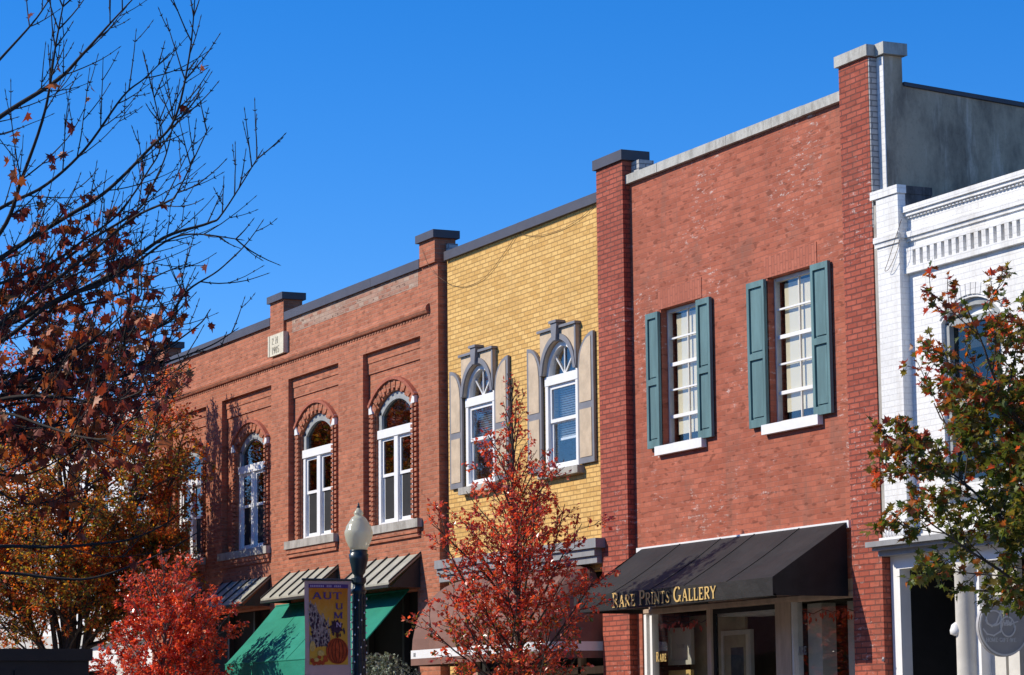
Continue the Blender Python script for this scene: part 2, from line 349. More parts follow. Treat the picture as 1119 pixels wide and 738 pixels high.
# lettering: strokes with thick and thin parts, built as thin solid shapes on any plane
def _bowl(cx, cy, rx, ry, a0, a1, thin, thick, k=10):
    P_ = []; W_ = []
    for i in range(k+1):
        a = R(a0+(a1-a0)*i/k); P_.append((cx+rx*math.cos(a), cy+ry*math.sin(a))); W_.append(thin+(thick-thin)*abs(math.cos(a)))
    return (P_, W_)
def _l(x0, y0, x1, y1, w_): return ([(x0, y0), (x1, y1)], [w_, w_])
K, T_ = .155, .105
_stem = lambda x, s0=.15, s1=.15: [_l(x, 0, x, 1, K), _l(x-s0, .025, x+s1, .025, .05), _l(x-s0, .975, x+s1, .975, .05)]
GL = {
 'R': (.78, _stem(.17)+[_l(.17, .965, .42, .965, T_), _bowl(.42, .735, .22, .23, 90, -90, T_, K), _l(.17, .5, .42, .5, T_), _l(.36, .5, .70, .02, .14)]),
 'P': (.70, _stem(.17)+[_l(.17, .965, .42, .965, T_), _bowl(.42, .72, .22, .245, 90, -90, T_, K), _l(.17, .475, .42, .475, T_)]),
 'A': (.82, [_l(.10, 0, .40, 1, T_), _l(.40, 1, .70, 0, K), _l(.2, .33, .6, .33, T_), _l(0, .025, .22, .025, .05), _l(.56, .025, .84, .025, .05)]),
 'E': (.68, _stem(.17)+[_l(.17, .965, .6, .965, T_), _l(.17, .5, .48, .5, T_), _l(.17, .035, .62, .035, T_), _l(.6, .97, .6, .76, .05), _l(.62, .03, .62, .25, .05), _l(.48, .6, .48, .4, .04)]),
 'F': (.64, _stem(.17)+[_l(.17, .965, .6, .965, T_), _l(.17, .5, .48, .5, T_), _l(.6, .97, .6, .76, .05), _l(.48, .6, .48, .4, .04)]),
 'I': (.36, _stem(.17)), 'L': (.64, _stem(.17)+[_l(.17, .035, .6, .035, T_), _l(.6, .03, .6, .27, .05)]),
 'N': (.84, [_l(.14, 0, .14, 1, T_), _l(.14, 1, .68, 0, K), _l(.68, 0, .68, 1, T_), _l(0, .025, .28, .025, .05), _l(0, .975, .2, .975, .05), _l(.54, .975, .82, .975, .05)]),
 'T': (.70, [_l(.34, 0, .34, 1, K), _l(.2, .025, .48, .025, .05), _l(.02, .965, .66, .965, T_), _l(.03, .97, .03, .75, .05), _l(.65, .97, .65, .75, .05)]),
 'S': (.60, [([(.50, .80), (.44, .93), (.29, .97), (.13, .88), (.12, .71), (.28, .55), (.43, .42), (.49, .25), (.41, .08), (.26, .03), (.12, .09), (.07, .25)], [.05, .06, .06, .11, .14, .16, .16, .14, .10, .06, .06, .05])]),
 'G': (.86, [_bowl(.42, .5, .35, .47, 45, 330, T_, K, 16), _l(.70, .02, .70, .40, K), _l(.55, .40, .82, .40, .05)]),
 'Y': (.78, [_l(.38, 0, .38, .48, K), _l(.38, .45, .08, 1, K), _l(.38, .45, .68, 1, T_), _l(.24, .025, .52, .025, .05), _l(-.02, .975, .22, .975, .05), _l(.56, .975, .78, .975, .05)]),
 'U': (.82, [_l(.15, .3, .15, 1, K), _l(.64, .3, .64, 1, T_), _bowl(.395, .3, .245, .27, 180, 360, T_, K), _l(.02, .975, .3, .975, .05), _l(.52, .975, .78, .975, .05)]),
 'M': (1.0, [_l(.14, 0, .16, 1, T_), _l(.16, 1, .47, .05, K), _l(.47, .05, .8, 1, T_), _l(.8, 0, .8, 1, K), _l(0, .025, .28, .025, .05), _l(.66, .025, .96, .025, .05), _l(0, .975, .2, .975, .05), _l(.76, .975, .96, .975, .05)]),
 'H': (.84, _stem(.16)+_stem(.64)+[_l(.16, .5, .64, .5, T_)]), 'O': (.86, [_bowl(.40, .5, .33, .46, 0, 360, T_, K, 20)]),
 'W': (1.06, [_l(.1, 1, .32, 0, K), _l(.32, 0, .54, 1, T_), _l(.54, 1, .74, 0, K), _l(.74, 0, .96, 1, T_)]),
 'D': (.80, _stem(.17)+[_l(.17, .965, .36, .965, T_), _bowl(.36, .5, .32, .465, 90, -90, T_, K), _l(.17, .035, .36, .035, T_)]),
 '1': (.44, [_l(.22, 0, .22, 1, .1), _l(.06, .03, .38, .03, .06)]), '9': (.6, [_bowl(.28, .68, .2, .29, 0, 360, .07, .1, 14), _l(.48, .68, .3, 0, .09)]),
 '0': (.6, [_bowl(.28, .5, .2, .46, 0, 360, .07, .1, 16)]), '5': (.6, [_l(.12, .97, .48, .97, .08), _l(.12, .97, .12, .55, .08), _bowl(.24, .32, .24, .29, 95, -150, .07, .1)]),
 '2': (.6, [([(.1,.74),(.16,.92),(.3,.97),(.44,.9),(.47,.72),(.36,.48),(.1,.04)],[.06,.07,.07,.09,.1,.08,.07]), _l(.08,.04,.52,.04,.08)]),
 '.': (.4, [_l(.15, .42, .15, .58, .16)]), ' ': (.42, []),
}
def strip(mb, pts, ws, O, U_, V_, D_):
    n_ = len(pts)
    for i in range(n_-1):
        (ax, ay), (bx_, by) = pts[i], pts[i+1]; dx, dy = bx_-ax, by-ay; L = math.hypot(dx, dy) or 1
        nx, ny = -dy/L, dx/L; e = .012 if n_ > 2 else 0
        ax -= dx/L*e; ay -= dy/L*e; bx_ += dx/L*e; by += dy/L*e
        q = [(ax+nx*ws[i]/2, ay+ny*ws[i]/2), (bx_+nx*ws[i+1]/2, by+ny*ws[i+1]/2), (bx_-nx*ws[i+1]/2, by-ny*ws[i+1]/2), (ax-nx*ws[i]/2, ay-ny*ws[i]/2)]
        k = .0004*i
        mb.prism([O+U_*a+V_*b+D_*(.004+k) for a, b in q], D_*-.004)
def text_width(t, sp_=.06): return sum(GL[ch][0]+sp_ for ch in t)
def letters(mb, t, O, U_, V_, D_, h, wscale=1.0, sizes=None, sp_=.06):
    x = 0
    for i, ch in enumerate(t):
        hh = sizes[i] if sizes else h; gw, st = GL[ch]
        for j, (p_, w_) in enumerate(st):
            strip(mb, p_, w_, O+U_*x+D_*(.0003*j), U_*(hh*wscale), V_*hh, D_)
        x += (gw+sp_)*hh*wscale
    return x

# ------------------------------------------------------------------ ground, street, pavements
structure('ground', MB().box(-700, 500, -600, 700, -1.0, -.14), MT['soil'])
structure('street', MB().box(-400, 300, -12.4, -4.6, -.2, -.12), MT['asphalt'])
structure('pavement', MB().box(-400, 300, -4.4, 0.9, -.3, 0), MT['paving'])
structure('pavement', MB().box(-400, 300, -40, -12.6, -.3, 0), MT['paving'])
structure('kerb', MB().box(-400, 300, -4.597, -4.403, -.25, .004), MT['kerb'])
structure('kerb', MB().box(-400, 300, -12.597, -12.403, -.25, .004), MT['kerb'])
mk = MB()
for i in range(60): mk.box(-300+i*9, -297+i*9, -8.56, -8.44, -.118, -.114)
structure('road_marking', mk, MT['marking'])

# ------------------------------------------------------------------ right red building (gallery)
C = thing('brick_building', 'red painted brick building with teal shutters and black gallery awning', 'building', (-29.9, 0, 0))
mb = MB(); WOP = [(-31.80, -30.74, 5.28, 7.10, 0), (-29.02, -27.91, 5.28, 7.10, 0)]
wall(mb, -32.63, -27.08, 3.97, 8.95, 0, .20, WOP); wall(mb, -32.63, -27.08, 0, 3.97, 0, .20, [(-32.48, -27.12, 0, 3.30, 0)])
mb.build('front_wall', MT['brick_c'], C)
for (a, b) in ((-33.41, -32.63), (-27.08, -26.45)):
    bx('pier', MT['brick_pier'], C, a, b, -.11, .22 if a < -30 else -.002, 0, 9.29 if a < -30 else 9.33)
bx('pier_cap', MT['darkcap'], C, -33.45, -32.575, -.15, .29, 9.28, 9.42)
MB().box(-27.115, -26.405, -.15, -.035, 9.33, 9.463).box(-27.1, -26.23, -.032, .30, 9.325, 9.467).build('pier_cap', MT['concrete'], C)
cpg = MB(); X = -32.66; random.seed(3)
for k in range(6):
    X2 = -27.083 if k == 5 else X+.93; j = random.uniform(-.006, .006); cpg.box(X, X2-.006, -.06+j, .28, 8.95, 9.075+j); X = X2
cpg.build('coping', MT['concrete'], C)
bx('parapet_block', MT['brick_grey'], C, -32.627, -32.4, .03, .26, 9.08, 9.26)
bx('pier_side', MT['brick_grey'], C, -26.447, -26.43, -.105, -.003, 7.3, 9.31)
bx('wall_end', MT['brick_w'], C, -26.6, -26.292, 0, .012, 7.0, 9.31)
MB().yz([(.015, 0), (16, 0), (16, 8.0), (6, 8.6), (2.02, 8.86), (.30, 8.97), (.26, 8.99), (.26, 9.32), (.015, 9.32)], -26.62, -26.29).build('side_wall', MT['stucco'], C)
MB().yz([(.27, 8.975), (2.02, 8.865), (6, 8.605), (6, 8.66), (2.02, 8.92), (.27, 9.02)], -26.65, -26.265).build('side_coping', MT['darkcap'], C)
bx('side_wall', MT['brick_pier'], C, -33.30, -33.1, .225, 16, 0, 8.9); bx('back_wall', MT['brick_pier'], C, -33.09, -26.65, 15.7, 15.99, 0, 7.9)
bx('roof', MT['asphalt'], C, -33.09, -26.63, .22, 15.69, 7.6, 7.8); bx('upper_floor', MT['room'], C, -33.09, -26.63, .25, 15.69, 3.95, 4.15)
for (a, b, z0, z1, r_) in WOP:
    cx = (a+b)/2
    MB().box(a-.06, b+.06, -.008, .004, z1+.004, z1+.27).build('lintel', MT['brick_soldier'], C)
    bx('sill', MT['white'], C, a-.11, b+.10, -.075, .1, z0-.125, z0-.004)
    fr = MB()
    fr.box(a+.002, a+.028, .09, .16, z0, z1-.003).box(b-.045, b-.002, .09, .16, z0, z1-.003).box(a+.047, b-.047, .09, .16, z1-.05, z1-.004).box(a+.047, b-.047, .09, .16, z0+.002, z0+.035)
    W_ = fr.build('window', MT['offwhite'], C)
    H_ = z1-z0-.085; zb = z0+.035
    s = MB()
    for fz, th in ((.20, .022), (.405, .011), (.60, .024), (.80, .011)): s.box(a+.047, b-.047, .105, .135, zb+H_*fz-th, zb+H_*fz+th)
    s.build('sash', MT['white'], W_)
    MB().box(cx-.012, cx+.012, .108, .132, zb, zb+H_).build('muntin', MT['offwhite'], W_)
    MB().box(a+.046, b-.046, .118, .122, zb, zb+H_).build('pane', MT['glass'], W_)
    bl = MB().box(a+.13, b-.01, .165, .17, z0+.14, z1-.08).build('blind', MT['blind'], W_)
    MB().box(a+.005, b-.005, .26, .27, z0-.1, z1+.1).build('lining', MT['room'], W_)
def panel_shutter(x0, x1, z0, z1, parent):
    f = MB(); t = .055; zm = z0+(z1-z0)*.485
    f.box(x0, x0+t, -.062, -.018, z0, z1).box(x1-t, x1, -.062, -.018, z0, z1)
    for a, b in ((z0, z0+.10), (zm-.04, zm+.04), (z1-.075, z1)): f.box(x0+t, x1-t, -.0615, -.0185, a, b)
    o = f.build('shutter', MT['teal'], parent)
    for a, b in ((z0+.10, zm-.04), (zm+.04, z1-.075)):
        q = MB(); X0, X1 = x0+t, x1-t; q.box(X0, X1, -.034, -.02, a, b); i = .028; q.box(X0+i, X1-i, -.048, -.034, a+i, b-i); q.build('panel', MT['teal'], o)
for x0, x1, z1 in ((-32.13, -31.79, 7.075), (-30.745, -30.395, 7.07), (-29.445, -29.02, 7.09), (-27.92, -27.525, 7.09)): panel_shutter(x0, x1, 5.265, z1, C)
MB().box(-32.52, -27.23, -.05, -.002, 3.885, 3.972).build('awning_board', MT['white'], C)
# awning: sloping cloth, valance and ends
aw = MB(); X0, X1, YF = -32.36, -27.27, -1.07
nx = 24
def awn_pt(i, t): 
    x = X0+(X1-X0)*i/nx; s_ = -.022*math.sin(math.pi*t)*(1+.7*math.sin(i*1.31)); return (x, -.052+(YF+.052)*t, 3.95+(3.30-3.95)*t+s_)
for i in range(nx):
    for j in range(6): aw.poly([awn_pt(i, j/6), awn_pt(i, (j+1)/6), awn_pt(i+1, (j+1)/6), awn_pt(i+1, j/6)])
    a, b = awn_pt(i, 1), awn_pt(i+1, 1); wv = lambda k: YF+.006*math.sin(k*1.7)
    aw.poly([a, (a[0], wv(i), 3.09), (b[0], wv(i+1), 3.09), b])
for xx in (X0, X1): aw.poly([(xx, -.052, 3.95), (xx, YF, 3.30), (xx, YF, 3.09), (xx, -.052, 3.09)])
A1 = aw.build('awning', MT['black'], C)
sm_ = MB()
for i in (5, 10, 14, 19):
    for j in range(6):
        a, b = awn_pt(i, j/6), awn_pt(i, (j+1)/6); sm_.prism([(a[0]-.012, a[1], a[2]+.001), (a[0]+.012, a[1], a[2]+.001), (b[0]+.012, b[1], b[2]+.001), (b[0]-.012, b[1], b[2]+.001)], (0, -.003, .005))
sm_.build('seam', MT['black'], A1)
lt = MB(); big, sm = .185, .148
words = [('R', big), ('ARE', sm), (' ', sm), ('P', big), ('RINTS', sm), (' ', sm), ('G', big), ('ALLERY', sm)]
tot = sum(sum(GL[ch][0]+.07 for ch in t)*h for t, h in words); ws = 2.70/tot; x = -31.25
for t, h in words: x += letters(lt, t, Vector((x, YF-.009, 3.115)), Vector((1, 0, 0)), Vector((0, 0, 1)), Vector((0, -1, 0)), h, ws, sp_=.07)
lt.build('lettering', MT['gold'], A1)
rd = MB()
for xx in (-32.2, -30.6, -28.9, -27.4): rd.tube([(xx, -.05, 3.16), (xx, YF+.05, 3.12)], .014, 6); 
rd.tube([(X0, YF+.03, 3.10), (X1, YF+.03, 3.10)], .016, 6); rd.build('awning_rail', MT['seamdark'], A1)
# shopfront
sf = MB()
sf.box(-32.475, -27.125, .03, .16, 3.085, 3.30).box(-32.475, -27.125, .015, .029, 3.10, 3.15)
sf.box(-29.08, -28.72, .03, .17, 0, 3.083).box(-30.80, -30.70, .04, .15, .5, 3.083).box(-27.17, -27.125, .04, .15, .5, 3.083)
sf.box(-32.30, -30.81, .03, .16, .02, .5).box(-28.71, -27.18, .03, .16, .02, .5)
S_ = sf.build('shopfront', MT['taupe'], C)
MB().box(-32.475, -32.40, .02, .15, 0, 3.083).box(-32.36, -32.30, .05, .15, 0, 3.083).build('white_post', MT['white'], S_)
MB().box(-28.70, -28.655, .03, .16, .51, 3.083).build('sash', MT['offwhite'], S_)
bx('pane', MT['glass'], S_, -32.298, -30.802, .09, .098, .5, 3.083); bx('pane', MT['glass'], S_, -28.652, -27.172, .09, .098, .5, 3.083)
# recessed entrance with glazed door
bx('entrance_wall', MT['dark'], C, -29.06, -29.0, .16, 1.5, 0, 3.083); bx('entrance_ceiling', MT['offwhite'], C, -30.9, -29.065, .2, .9, 3.0, 3.08)
bx('entrance_back', MT['olivedark'], C, -33.0, -29.065, 1.45, 1.5, 0, 3.3)
dr = MB(); dr.box(-30.69, -30.64, .07, .11, 0, 3.08).box(-29.14, -29.09, .07, .11, 0, 3.08).box(-30.638, -29.142, .07, .11, 3.02, 3.08).box(-30.638, -29.142, .07, .11, 0, .3)
D_ = dr.build('door', MT['dark'], C); MB().box(-30.638, -29.142, .088, .094, .3, 3.02).build('pane', MT['glass'], D_)
MB().tube([(-29.2, .065, 1.0), (-29.2, .02, 1.05), (-29.2, .02, 1.35), (-29.2, .065, 1.4)], .012, 6).build('handle', MT['gold'], D_)
rm = MB(); rm.box(-33.05, -26.7, 4.5, 4.6, 0, 3.9); rm.build('shop_back_wall', MT['room'], C)
# gold word on the left pane, same word faint on the right
lw = MB(); p0 = at(714.5, 723.5, .085)+Vector((.07, 0, 0))
letters(lw, 'R', p0, Vector((1, 0, 0)), Vector((0, 0, 1)), Vector((0, -1, 0)), .125, .8)
letters(lw, 'ARE', p0+Vector((.10, 0, 0)), Vector((1, 0, 0)), Vector((0, 0, 1)), Vector((0, -1, 0)), .098, .8)
lw.build('lettering', MT['gold'], S_)
lw = MB(); p0 = at(868, 716, .085); letters(lw, 'R', p0, Vector((1, 0, 0)), Vector((0, 0, 1)), Vector((0, -1, 0)), .125, .8); letters(lw, 'ARE', p0+Vector((.10, 0, 0)), Vector((1, 0, 0)), Vector((0, 0, 1)), Vector((0, -1, 0)), .098, .8)
lw.build('lettering', MT['greytrim'], S_)
# pale display panels behind the glass, one backdrop coloured as a reflection
MB().box(-28.60, -28.28, .2, .4, 0, 3.06).box(-27.86, -27.6, .3, .5, 0, 3.06).build('display_column', MT['mat'], C)
MB().box(-32.3, -30.83, .62, .66, 0, 3.06).build('display_backdrop', MT['olive'], C)
MB().box(-28.1, -27.1, .75, .8, .8, 3.06).build('display_backdrop', MT['frame'], C)  # brown board colour stands for an autumn tree's reflection in the right pane
def picture(label, pa, pb, y, matf, matm, mata, group=None):
    a, b = at(*pa, y), at(*pb, y); x0, x1, z1, z0 = a.x, b.x, a.z, b.z
    t = thing('framed_picture', label, 'picture', ((x0+x1)/2, y, z0)); f = .06
    MB().box(x0, x0+f, y-.02, y+.03, z0, z1).box(x1-f, x1, y-.02, y+.03, z0, z1).box(x0+f, x1-f, y-.02, y+.03, z1-f, z1).box(x0+f, x1-f, y-.02, y+.03, z0, z0+f).build('frame', matf, t)
    MB().box(x0+f, x1-f, y+.004, y+.02, z0+f, z1-f).build('mount', matm, t)
    i = .16 if x1-x0 > .6 else .09; MB().box(x0+f+i, x1-f-i, y-.002, y+.0035, z0+f+i, z1-f-i).build('print', mata, t)
picture('pale framed print hanging behind the left pane of the gallery window', (731, 687), (757, 726), .45, MT['mat'], MT['mat'], MT['artpale'])
picture('gold framed print at the bottom of the gallery window below a paler one', (732, 733), (757, 775), .45, MT['gold'], MT['mat'], MT['frame'])
picture('large dark landscape print in cream frame seen through the gallery doorway', (789, 690), (823, 760), .62, MT['mat'], MT['matpale'], MT['art'])

random.seed(77)
for lb, xa, xb in (('garland of red leaves along the top of the left gallery window', -32.2, -30.9), ('garland of red and orange leaves along the top of the right gallery window', -28.6, -27.25)):
    t = thing('leaf_garland', lb, 'garland', ((xa+xb)/2, .14, 2.95)); gc = MB(); pts = [(xa+(xb-xa)*i/12, .14, 2.98-.05*math.sin(math.pi*i/4)**2) for i in range(13)]
    gc.tube(pts, .006, 4).build('cord', MT['wire'], t); gl_ = MB()
    for i in range(34):
        q = Vector(pts[random.randint(0, 12)])+Vector((random.gauss(0, .05), 0, random.uniform(-.06, .01))); u = Vector((random.gauss(0, .5), -.05, -1)).normalized(); v = u.cross(Vector((0, 1, 0))).normalized(); z_ = random.uniform(.05, .09)
        gl_.prism([q, q+u*z_*.5+v*z_*.4, q+u*z_, q+u*z_*.5-v*z_*.4], (0, .002, 0))
    gl_.build('leaves', MT['garland'], t)
# ------------------------------------------------------------------ yellow building
B = thing('brick_building', 'yellow brick building with two arched windows and brown domed awning', 'building', (-36.2, 0, 0))
mb = MB(); BX0, BX1 = -38.77, -33.412; BC = (-37.56, -34.78); hb = .53
wall(mb, BX0, BX1, 3.83, 8.88, .0, .2, [(c-hb, c+hb, 5.24, 7.08, .46) for c in BC]); wall(mb, BX0, BX1, 0, 3.83, 0, .2, [(-38.55, -33.55, 0, 3.75, 0)])
mb.build('front_wall', MT['brick_b'], B); shell(B, BX0+.02, BX1-.02, 15.6, 8.8, 8.3, MT['brick_a'], .205)
MB().box(BX0+.003, -36.1, -.06, .25, 8.86, 9.0).box(-36.097, BX1-.003, -.061, .25, 8.86, 9.001).build('coping', MT['darkcap'], B)
cn = MB()
for y_, a, b in ((.15, 4.03, 4.16), (.11, 3.93, 4.028), (.07, 3.83, 3.928)): cn.box(BX0+.01, -33.30 if y_ == .15 else -33.42, -y_-.11, -.0015, a, b)
cn.build('cornice', MT['greycornice'], B)
for c in BC:
    o = MB(); a, b = c-.585, c+.585; wall(o, a, b, 6.62, 7.24, -.06, .058, [(c-.505, c+.505, 6.62, 7.09, .465)], 20)
    o.box(a-.001, a+.001, -.06, -.003, 6.62, 7.24)
    o.poly([(b, -.06, 6.62), (b, -.003, 6.62), (b, -.003, 7.24), (b, -.06, 7.24)])
    hd = o.build('window_head', MT['beige'], B)
    tr_ = MB(); ring(tr_, c, .505, 7.09, .465, .585, 7.17, .55, -.085, -.061)
    tr_.build('arch_trim', MT['greytrim'], hd)
    MB().box(a-.03, c-.10, -.10, -.003, 7.243, 7.28).box(c+.10, b+.03, -.10, -.003, 7.243, 7.28).box(b-.045, b+.004, -.075, -.061, 6.63, 7.24).build('cap_moulding', MT['greytrim'], hd)
    MB().xz([(c-.06, 7.07), (c+.06, 7.07), (c+.098, 7.32), (c-.098, 7.32)], -.13, -.002).box(c-.12, c+.12, -.15, -.003, 7.322, 7.36).build('keystone', MT['greytrim'], hd)
    bx('sill', MT['stone'], B, c-.62, c+.66, -.11, .05, 5.13, 5.238)
    f = MB(); h = .525
    f.box(c-h, c-h+.085, -.012, .1, 5.245, 6.6).box(c+h-.085, c+h, -.012, .1, 5.245, 6.6).box(c-h, c+h, -.02, .1, 6.47, 6.6).box(c-h+.087, c+h-.087, -.01, .1, 5.245, 5.29)
    ring(f, c, .44, 7.0, .40, .525, 7.075, .47, .0, .1)
    W_ = f.build('window', MT['white'], B)
    s = MB()
    for (z0, z1, y_) in ((5.93, 6.468, .02), (5.292, 5.97, .045)):
        s.box(c-.438, c-.385, y_, y_+.03, z0, z1).box(c+.385, c+.438, y_, y_+.03, z0, z1).box(c-.384, c+.384, y_, y_+.03, z1-.055, z1).box(c-.384, c+.384, y_, y_+.03, z0, z0+.05)
    s.build('sash', MT['white'], W_)
    mm = MB()
    for an in (45, 90, 135): mm.tube([(c, .05, 6.6), (c+.45*math.cos(R(an)), .05, 6.6+.43*math.sin(R(an)))], .012, 4)
    mm.build('muntin', MT['white'], W_)
    g = MB(); g.box(c-.384, c+.384, .034, .04, 5.98, 6.41).box(c-.384, c+.384, .06, .066, 5.34, 5.91)
    g.xz([(c-.45, 6.6)]+[(c-.45+.9*i/14, arc_z(c-.45+.9*i/14, c, .45, 7.02, .40)) for i in range(15)]+[(c+.45, 6.6)], .06, .066)
    g.build('pane', MT['glass'], W_)
    bl = MB(); zt = 5.72 if c > -36 else 5.8; z = 6.42
    while z > zt: bl.prism([(c-.37, .14, z), (c+.37, .14, z), (c+.37, .165, z-.012), (c-.37, .165, z-.012)], (0, .002, -.003)); z -= .034
    bl.box(c-.37, c+.37, .135, .17, zt-.04, zt-.005); bl.build('blind', MT['slat'], W_)
    bx('lining', MT['dark'], W_, c-.55, c+.55, .6, .62, 5.1, 7.2)
    def arch_shutter(x0, x1, flip):
        def out_(i):                      # quarter-arch top, apex on the outer edge
            pts = [(x0+i, 5.25+i), (x1-i, 5.25+i)]; n_ = 10; wd = x1-x0-2*i
            tops = []
            for k in range(n_+1):
                u = k/n_; q = math.sqrt(max(0, 1-u*u)); tops.append((u, 6.60+(.48-i*1.0)*q if i else 6.60+.48*q))
            tops = [((x0+i)+u*wd, z) for u, z in tops] if not flip else [((x1-i)-u*wd, z) for u, z in tops]
            return pts, tops
        pts, tops = out_(0)
        poly = pts+(sorted(tops, reverse=True))
        o_ = MB().xz(poly, -.05, -.012).build('shutter', MT['greytrim'], B)
        pts, tops = out_(.065); zc = 6.06
        lo = [(x0+.065, 5.335), (x1-.065, 5.335), (x1-.065, zc-.05), (x0+.065, zc-.05)]
        MB().xz(lo, -.058, -.0505).build('panel', MT['beige'], o_)
        hi = [(x0+.065, zc+.05), (x1-.065, zc+.05)]+[p for p in sorted(tops, reverse=True)]
        MB().xz(hi, -.058, -.0505).build('panel', MT['beige'], o_)
    arch_shutter(c-.585-.465, c-.585, False); arch_shutter(c+.585, c+.585+.49, True)
# domed brown awning
dm = MB(); xl, xr, rr, z0, hh = -38.45, -33.52, .98, 2.76, 1.07
rx_ = .50
def plan(t):
    L1 = .8; L2 = (xr-xl)-2*rx_; T = 2*L1+L2; s = t*T
    if s < L1: a = s/L1*math.pi/2; return Vector((xl+rx_-rx_*math.cos(a), -rr*math.sin(a), 0)), Vector((xl+rx_, 0, 0))
    if s < L1+L2: x_ = xl+rx_+s-L1; return Vector((x_, -rr, 0)), Vector((x_, 0, 0))
    a = (s-L1-L2)/L1*math.pi/2; return Vector((xr-rx_+rx_*math.sin(a), -rr*math.cos(a), 0)), Vector((xr-rx_, 0, 0))
nu, nv = 48, 10
def dpt(i, j):
    P_, S0 = plan(i/nu); a = math.pi/2*j/nv; seam = .985 if i % 6 == 0 else 1.0
    q = S0+(P_-S0)*(math.cos(a)*seam); return (q.x, min(q.y, -.004), z0+hh*math.sin(a)*seam)
for i in range(nu):
    for j in range(nv): dm.poly([dpt(i, j), dpt(i+1, j), dpt(i+1, j+1), dpt(i, j+1)])
D1 = dm.build('awning', MT['brown'], B)
def band(za, zb, mat, nm):
    o = MB()
    for i in range(nu):
        a, b = plan(i/nu)[0], plan((i+1)/nu)[0]; o.poly([(a.x, a.y-.003, za), (b.x, b.y-.003, za), (b.x, b.y-.003, zb), (a.x, a.y-.003, zb)])
    return o.build(nm, mat, D1)
band(2.64, 2.765, MT['white'], 'stripe'); band(2.54, 2.638, MT['brown'], 'valance')
lt = MB(); q = at(445, 720, -1.0); letters(lt, 'RI', Vector((-37.9, -.985, 2.67)), Vector((1, 0, 0)), Vector((0, 0, 1)), Vector((0, -1, 0)), .055, 1.2); lt.build('lettering', MT['fangrey'], D1)
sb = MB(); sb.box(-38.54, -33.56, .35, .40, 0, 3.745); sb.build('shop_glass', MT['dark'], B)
q = MB()
for xx in (-38.5, -37.2, -35.9, -34.9, -33.7): q.box(xx, xx+.09, .25, .345, 0, 3.74)
q.box(-38.5, -33.6, .25, .344, 2.35, 2.45); q.build('shopfront', MT['taupe'], B)

# ------------------------------------------------------------------ left orange brick building
A = thing('brick_building', 'orange red brick building with four tall arched windows and date stone', 'building', (-46, 0, 0))
AX0, AX1 = -53.2, -38.89
REC = [(-52.35, -49.95, -51.2), (-49.05, -46.37, -47.72), (-45.5, -43.1, -44.38), (-42.0, -39.6, -40.93)]
mb = MB(); wall(mb, AX0, AX1, 4.33, 8.85, -.11, .108, [(a, b, 4.72, 7.78, 0) for a, b, c in REC])
wall(mb, AX0, AX1, 0, 4.33, -.11, .3, [(-52.3, -46.4, 0, 3.78, 0), (-45.45, -39.75, 0, 3.78, 0)])
mb.poly([(AX1, -.11, 0), (AX1, .3, 0), (AX1, .3, 8.85), (AX1, -.11, 8.85)]); mb.poly([(AX0, -.11, 0), (AX0, .3, 0), (AX0, .3, 8.85), (AX0, -.11, 8.85)])
mb.build('front_wall', MT['brick_a'], A); shell(A, AX0+.02, AX1-.02, 15.6, 8.8, 8.2, MT['brick_a'], .31)
HW, CR, RI = .76, 7.06, .30
